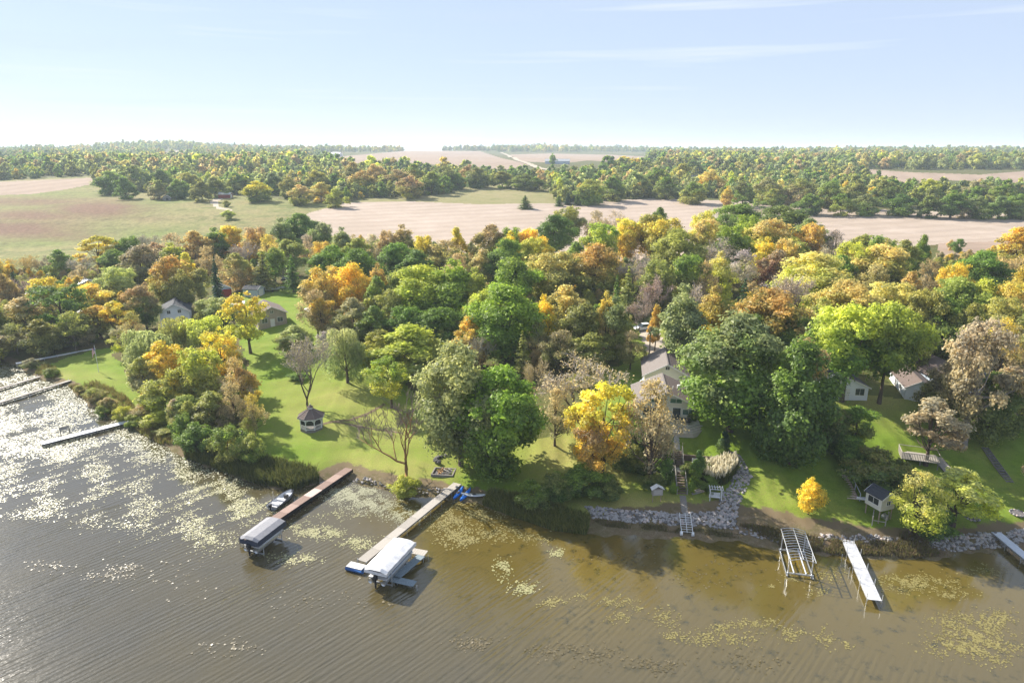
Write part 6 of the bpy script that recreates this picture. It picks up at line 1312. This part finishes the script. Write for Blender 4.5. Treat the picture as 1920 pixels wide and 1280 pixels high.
# paths
def strip(name, pts, w, mat, dz=.035, n=30, kind='structure'):
    P = [Vector(hit(u, v)) for u, v in pts]; L = [0]
    for i in range(1, len(P)): L.append(L[-1]+(P[i]-P[i-1]).to_2d().length)
    vs = []; fs = []
    for k in range(n+1):
        s = L[-1]*k/n; xx = np.interp(s, L, [p.x for p in P]); yy = np.interp(s, L, [p.y for p in P]); s2_ = min(s+.2, L[-1]); s1_ = max(s-.2, 0)
        tx, ty = np.interp(s2_, L, [p.x for p in P])-np.interp(s1_, L, [p.x for p in P]), np.interp(s2_, L, [p.y for p in P])-np.interp(s1_, L, [p.y for p in P]); tl = math.hypot(tx, ty) or 1
        for sg in (-1, -.33, .33, 1): ex, ey = xx-ty/tl*w/2*sg*(1+.18*math.sin(k*1.7+sg)), yy+tx/tl*w/2*sg; vs.append((ex, ey, gz(ex, ey)+dz))
    for k in range(n):
        for j in range(3): fs.append((k*4+j, k*4+j+1, k*4+5+j, k*4+4+j))
    return tag(MB().add(vs, fs).build(name, mat), kind=kind)
strip('path', [(600,796),(625,790),(655,788),(690,775),(722,757)], .8, m_mud); strip('path', [(625,791),(670,798),(712,806),(755,812)], .5, m_mud)
strip('pavement', [(1266,802),(1268,820),(1270,843)], .95, M['concrete'], .05); strip('pavement', [(1280,929),(1282,945),(1284,962)], .9, M['greyd'], .05)
pr_ = [(940,286.5),(950,291),(968,300),(990,307.5),(1010,316),(1040,322),(1075,326),(1115,329)]
strip('road', pr_, 9, m_gravel, .9, 120)
# driveway
strip('driveway', [(1236,704),(1238,680),(1230,650),(1215,620)], 4.5, m_gravel, .05)
# dead tree on the lawn
def dead_tree(px, label):
    x, y, z = hit(*px); g = np.random.default_rng(5); segs = []; tips = []
    branching(g, (0, 0, 2.6), (.12, 0, 1), 3.6, .20, 5, segs, tips, .55, .12, .72)
    branching(g, (0, 0, 2.2), (-1, .05, .60), 4.4, .19, 5, segs, tips, .5, .06, .70)
    branching(g, (0, 0, 3.0), (.35, .4, .9), 3.2, .13, 4, segs, tips, .6, .12, .72)
    tm, cm = MB(), MB(); tm.tube([(0, 0, -.4), (.03, 0, 1.2), (0, 0, 3.2)], [.36, .30, .24], 8)
    for pts, r_, dp in segs: (tm if dp >= 3 else cm).tube(pts, [max(.022, r_*(1-.35*i/3)) for i in range(4)], 5 if dp >= 3 else 3, False)
    root = empty('tree', (x, y, z), 0, label, 'tree'); tm.build('trunk', M['ochre'], root, True); cm.build('crown', plain('dead_twigs', (.20,.15,.12), .95, var=.3), root)
dead_tree((762,893), 'bare dead tree with an ochre trunk and one limb leaning left')
# plume grass and planting
m_grass = {}
def blade_mat(name, c0, c1):
    m, N, L = newmat(name); out = N('ShaderNodeOutputMaterial'); at = N('ShaderNodeAttribute', attribute_name='rnd'); mx = N('ShaderNodeMixRGB'); mx.inputs['Color1'].default_value = c4(c0); mx.inputs['Color2'].default_value = c4(c1); L(at.outputs['Fac'], mx.inputs['Fac'])
    d = N('ShaderNodeBsdfDiffuse'); t = N('ShaderNodeBsdfTranslucent'); ms = N('ShaderNodeMixShader'); ms.inputs['Fac'].default_value = .35
    L(mx.outputs['Color'], d.inputs['Color']); L(mx.outputs['Color'], t.inputs['Color']); L(d.outputs[0], ms.inputs[1]); L(t.outputs[0], ms.inputs[2]); L(ms.outputs[0], out.inputs['Surface']); return m
def blades(XY, h0, h1, w, g, lean=.35):
    n = len(XY); Z = ground(XY[:, 0], XY[:, 1]); Z = np.maximum(Z, -.15); a = g.uniform(0, 6.283, n); h = g.uniform(h0, h1, n); ln = g.normal(size=n)*lean*h; b = g.uniform(0, 6.283, n)
    base = np.stack([XY[:, 0], XY[:, 1], Z-.05], -1); dx = np.stack([np.cos(a), np.sin(a), 0*a], -1)*(w*g.uniform(.6, 1.4, n))[:, None]
    midp = base + np.stack([np.cos(b)*ln*.35, np.sin(b)*ln*.35, h*.6], -1); tip = base + np.stack([np.cos(b)*ln, np.sin(b)*ln, h], -1)
    V = np.stack([base-dx*.6, base+dx*.6, midp+dx, tip, midp-dx], 1).reshape(-1, 3); i = np.arange(n)*5
    Fq = np.stack([i, i+1, i+2, i+4], -1); Ft = np.stack([i+4, i+2, i+3, i+3], -1)
    V2 = np.concatenate([V, V[3::5]]); Ft[:, 3] = i+3
    # upper triangle as a thin quad
    Vq = np.concatenate([V, V[3::5] + dx*.15]); Ft[:, 2] = len(V)+np.arange(n); Ft = np.stack([i+4, i+2, len(V)+np.arange(n), i+3], -1)
    return Vq, np.concatenate([Fq, Ft]), g.random(n)
def poly_pts(poly, n, g):
    W = np.array([hit(u, v)[:2] for u, v in poly]); lo_, hi_ = W.min(0), W.max(0); out = np.zeros((0, 2))
    while len(out) < n:
        p = lo_+g.random((n*3, 2))*(hi_-lo_); out = np.concatenate([out, p[in_poly(p[:, 0], p[:, 1], W)]])
    return out[:n]
def weeds(name, label, polys, dens, h0, h1, w, c0, c1, seed, clump=0.0):
    g = np.random.default_rng(seed); XY = np.concatenate([poly_pts(p, k, g) for p, k in zip(polys, dens)])
    if clump:
        f = np.sin(XY[:, 0]*1.1+seed)*np.sin(XY[:, 1]*1.3)+.6*np.sin(XY[:, 0]*2.7)*np.sin(XY[:, 1]*2.2+seed); XY = XY[f > -clump+g.normal(size=len(XY))*.3]
    V, Fq, rn = blades(XY, h0, h1, w, g); n = len(XY)
    me = mesh_np(name, V, Fq, blade_mat(name+'_blades', c0, c1), False, {'rnd': ('FACE', np.concatenate([rn, rn]))}); o = link(bpy.data.objects.new(name, me)); tag(o, label, 'weeds', kind='stuff')
weeds('sedge', 'tan and reddish sedge fringing the left bay', [[(128,726),(205,784),(266,802),(262,775),(235,742),(180,716)],[(62,700),(100,712),(115,700),(90,682)],[(240,800),(300,835),(345,830),(300,795),(262,785)]], [7000, 2000, 3000], .3, 1.1, .05, (.22,.15,.06), (.22,.24,.06), 1, .2)
weeds('reeds', 'dark green reeds below the golden thicket', [[(345,858),(470,905),(545,922),(600,905),(590,885),(520,870),(420,850),(360,838)]], [13000], .8, 2.0, .05, (.06,.085,.025), (.18,.18,.05), 2, .9)
weeds('reeds', 'green reeds on the shore right of the blue kayaks', [[(905,948),(960,970),(1040,996),(1100,1004),(1105,975),(1050,955),(980,935),(920,925)]], [15000], .6, 1.6, .05, (.09,.12,.03), (.26,.25,.07), 3, .9)
weeds('shore_weeds', 'brown dry weeds along the shore behind the bare lift frame', [[(1385,985),(1470,1028),(1560,1040),(1700,1048),(1780,1044),(1720,1022),(1600,1018),(1540,1012),(1450,992)],[(1690,1000),(1740,1000),(1740,1030),(1680,1020)]], [9000, 2500], .25, .75, .05, (.20,.14,.09), (.17,.17,.05), 4, .5)
weeds('shore_weeds', 'dry grass tufts below the boulder bank', [[(1100,985),(1280,1000),(1400,1010),(1390,1000),(1280,990),(1110,975)],[(640,898),(760,925),(860,938),(850,925),(700,905)]], [2500, 2500], .15, .45, .05, (.20,.16,.09), (.15,.15,.05), 5, .2)
g = np.random.default_rng(9)
pg_ = empty('plume_grass', hit(1345,905), 0, 'large clump of tall tan plume grass right of the stairs', 'grass clump')
def clump(root, poly, n, h0, h1, w, c0, c1, nm, lean, lift=0.0):
    XY = poly_pts(poly, n, g); V, Fq, rn = blades(XY, h0, h1, w, g, lean); zz_ = g.uniform(.62, 1.12, n)*lift; V = V + np.stack([0*V[:, 0], 0*V[:, 0], np.concatenate([np.repeat(zz_, 5), zz_])], -1) - np.array(root.location)
    o = link(bpy.data.objects.new(nm, mesh_np(nm, V, Fq, blade_mat(nm+'_m%d' % len(MATS), c0, c1), False, {'rnd': ('FACE', np.concatenate([rn, rn]))})), root); tag(o, kind='stuff')
PGP = [(1312,898),(1330,912),(1362,908),(1382,885),(1376,873),(1350,876),(1322,884)]
clump(pg_, PGP, 3800, 1.2, 2.2, .05, (.05,.08,.02), (.16,.17,.05), 'leaves', .30); clump(pg_, PGP, 1100, .5, 1.0, .10, (.58,.52,.34), (.78,.73,.58), 'plumes', .25, 1.8)
hy = empty('flowering_shrub', hit(1246,885), 0, 'shaded white-flowered shrubs left of the stairs', 'shrub'); HYP = [(1190,885),(1215,895),(1262,895),(1264,872),(1225,866),(1195,870)]
clump(hy, HYP, 3000, .5, 1.3, .08, (.03,.05,.015), (.07,.10,.03), 'leaves', .4); clump(hy, HYP, 260, .12, .3, .10, (.5,.5,.46), (.65,.65,.6), 'flowers', .4, 1.05)
# ---------------------------------------------------------------- lily pads and water weeds
def pad_mat(name, c0, c1, rough, spec=.5):
    m, N, L = newmat(name); out = N('ShaderNodeOutputMaterial'); b = N('ShaderNodeBsdfPrincipled'); at = N('ShaderNodeAttribute', attribute_name='rnd'); mx = N('ShaderNodeMixRGB'); mx.inputs['Color1'].default_value = c4(c0); mx.inputs['Color2'].default_value = c4(c1)
    L(at.outputs['Fac'], mx.inputs['Fac']); L(mx.outputs['Color'], b.inputs['Base Color']); b.inputs['Roughness'].default_value = rough; b.inputs['Specular IOR Level'].default_value = spec; L(b.outputs['BSDF'], out.inputs['Surface']); return m
def nz(x, y, s, k):
    return (np.sin(x*s+k)*np.sin(y*s*1.3+2*k) + .6*np.sin(x*s*2.1+y*s*1.1+k*3) + .5*np.sin(x*s*3.7-y*s*3.1+k) + .4*np.sin(x*s*6.1+k)*np.sin(y*s*7.3))/1.6
def pads(name, label, spots, mat, r0, r1, tilt, seed, z=.02, thr=-.1, ns=.55, cat='lily pads'):
    g = np.random.default_rng(seed); XY = []
    for sp_ in spots:
        if len(sp_) == 2: W = np.array([W_(u, v) for u, v in sp_[0]]); n = sp_[1]; lo_, hi_ = W.min(0), W.max(0); p = lo_+g.random((n*4, 2))*(hi_-lo_); p = p[in_poly(p[:, 0], p[:, 1], W)][:n]; p = p+g.normal(size=p.shape)*1.6; p = p[nz(p[:, 0], p[:, 1], ns, seed)+g.normal(size=len(p))*.28 > thr]
        else:
            u, v, ru, rv, n = sp_; q = g.normal(size=(n, 2))*.55; p = np.array([W_(u+ru*a, v+rv*b) for a, b in q]); p = p[nz(p[:, 0], p[:, 1], 1.3, seed)+g.normal(size=len(p))*.35 > -.25]
        XY.append(p)
    XY = np.concatenate(XY); s = XY[:, 1]-shore_y(XY[:, 0]); XY = XY[s < -.15]; n = len(XY)
    r = g.uniform(r0, r1, n)*np.where(g.random(n) < .15, 1.4, 1); ang = g.uniform(0, 6.283, n); nx, ny = g.normal(size=n)*tilt, g.normal(size=n)*tilt; V = []
    for k in range(7):
        a = ang + .35 + k*(6.283-.7)/6; rr = r*g.uniform(.85, 1.1, n); xx, yy = rr*np.cos(a), rr*np.sin(a); V.append(np.stack([XY[:, 0]+xx, XY[:, 1]+yy, z+nx*xx+ny*yy+r*tilt*1.5+g.uniform(0, .01, n)], -1))
    V.append(np.stack([XY[:, 0], XY[:, 1], np.full(n, z)+r*tilt*1.5], -1)); V = np.stack(V, 1).reshape(-1, 3); i = np.arange(n)*8
    Fq = np.concatenate([np.stack([i+7, i+2*k, i+2*k+1, i+2*k+2], -1) for k in range(3)]); rn = g.random(n)
    o = link(bpy.data.objects.new(name, mesh_np(name, V, Fq, mat, False, {'rnd': ('FACE', np.concatenate([rn]*3))}))); tag(o, label, cat, kind='stuff'); return n
m_pad = pad_mat('lily_pad', (.22,.22,.085), (.38,.35,.17), .45, .7); m_scum = pad_mat('duckweed', (.22,.22,.12), (.34,.33,.21), .5, .7); m_weed = pad_mat('surface_weed', (.17,.145,.045), (.27,.23,.08), .5); m_dkw = pad_mat('dark_weed', (.07,.06,.03), (.14,.11,.05), .5)
n = 0
n += pads('lily_pads', 'broad field of lily pads covering the left bay', [([(-40,835),(60,845),(250,850),(330,866),(430,900),(520,935),(500,975),(440,1000),(405,1030),(340,1015),(250,990),(130,965),(-40,960)], 26000), ([(330,880),(450,915),(520,940),(500,985),(430,1010),(370,990)], 7000), (400,1008,40,14,480), (250,985,40,10,352), (60,965,60,10,416)], m_pad, .04, .105, .07, 11, thr=.25, ns=.42)
n += pads('duckweed', 'duckweed scum along the left shore, thickened as pale sky sheen', [([(-60,680),(30,690),(80,715),(130,728),(200,785),(250,800),(300,835),(345,858),(400,880),(470,906),(430,905),(330,872),(250,850),(180,815),(100,790),(-60,790)], 26000), ([(-60,790),(100,790),(200,830),(250,855),(-60,850)], 9000)], m_scum, .06, .15, .06, 12, thr=-.35, ns=.2, cat='duckweed')  # scum thickened so its pale colour stands in for sky reflection
n += pads('lily_pads', 'yellow-green lily pad patches between the two covered docks', [(594,998,46,13,832), (670,1018,30,12,528), (556,1047,40,10,480), (612,1000,30,8,240), (640,965,60,10,192), (560,985,20,8,96)], m_pad, .045, .12, .06, 13)
n += pads('duckweed', 'pale algae film in the bay between the two docks', [(645,928,40,14,2400), (700,945,50,16,2400), (760,968,40,14,1120), (680,920,40,8,960)], m_scum, .04, .10, .04, 14, thr=.1)
n += pads('water_weeds', 'yellowish weed beds right of the grey dock', [(840,975,40,22,1120), (862,1008,36,16,896), (905,965,40,16,672), (935,1000,50,14,480), (880,940,30,10,320), (1000,1010,30,10,192)], m_weed, .05, .13, .06, 15, cat='water weeds')
n += pads('lily_pads', 'lily pad clusters in the open water right of the white canopy', [(944,1066,16,20,256), (985,1102,24,11,320), (1043,1036,14,8,160)], m_pad, .05, .13, .06, 16)
n += pads('water_weeds', 'string of weed patches across the lower right water', [(1039,1129,26,8,240), (1080,1118,16,6,96), (1156,1126,28,9,256), (1161,1158,20,8,192), (1200,1140,12,6,80), (1249,1158,24,16,240), (1260,1190,14,8,80), (1342,1195,70,16,544), (1360,1175,30,8,160), (1418,1167,36,9,288), (1482,1187,26,14,272), (1546,1193,20,18,176), (1590,1210,12,10,64), (1445,1098,8,4,32), (1535,1110,30,10,96), (1560,1080,26,14,144), (1480,1085,20,8,64), (1545,1075,30,6,64)], m_weed, .04, .11, .06, 17, cat='water weeds')
n += pads('water_weeds', 'large weed bed at the lower right corner', [(1825,1190,70,30,1600), (1860,1160,40,16,560), (1790,1215,50,14,480), (1870,1215,40,16,416), (1780,1160,40,10,224), (1860,1240,30,12,192), (1725,1094,70,14,960), (1790,1115,40,8,224), (1690,1085,40,10,320), (1850,1070,40,12,192)], m_weed, .04, .11, .06, 18, cat='water weeds')
n += pads('water_weeds', 'dark sparse weeds in the lower middle water', [(887,1205,40,14,224), (1030,1220,40,14,144), (1110,1225,60,16,224), (1231,1246,50,14,208), (330,1080,90,40,112), (430,1215,60,20,96), (240,1065,30,8,96), (200,1080,50,10,96), (90,1060,40,8,80), (700,1130,60,20,64), (560,1130,80,30,80), (1400,1240,80,20,128), (1330,1080,100,30,144), (1180,1050,100,20,96)], m_dkw, .06, .14, .08, 19, cat='water weeds')
print('pads', n)
HAZE = 1.55e-4
# ---------------------------------------------------------------- the air
mh, N_, L_ = newmat('haze_air')
ho = N_('ShaderNodeOutputMaterial'); hv = N_('ShaderNodeVolumePrincipled'); hv.inputs['Color'].default_value = (.74, .87, 1.0, 1); hv.inputs['Density'].default_value = HAZE; hv.inputs['Anisotropy'].default_value = .1
L_(hv.outputs['Volume'], ho.inputs['Volume'])
mb = MB(); mb.box(-27000, 27000, -600, 26000, -3, 115); hz = mb.build('haze', mh); tag(hz, 'thin autumn haze over the fields and the lake', 'haze', kind='stuff')
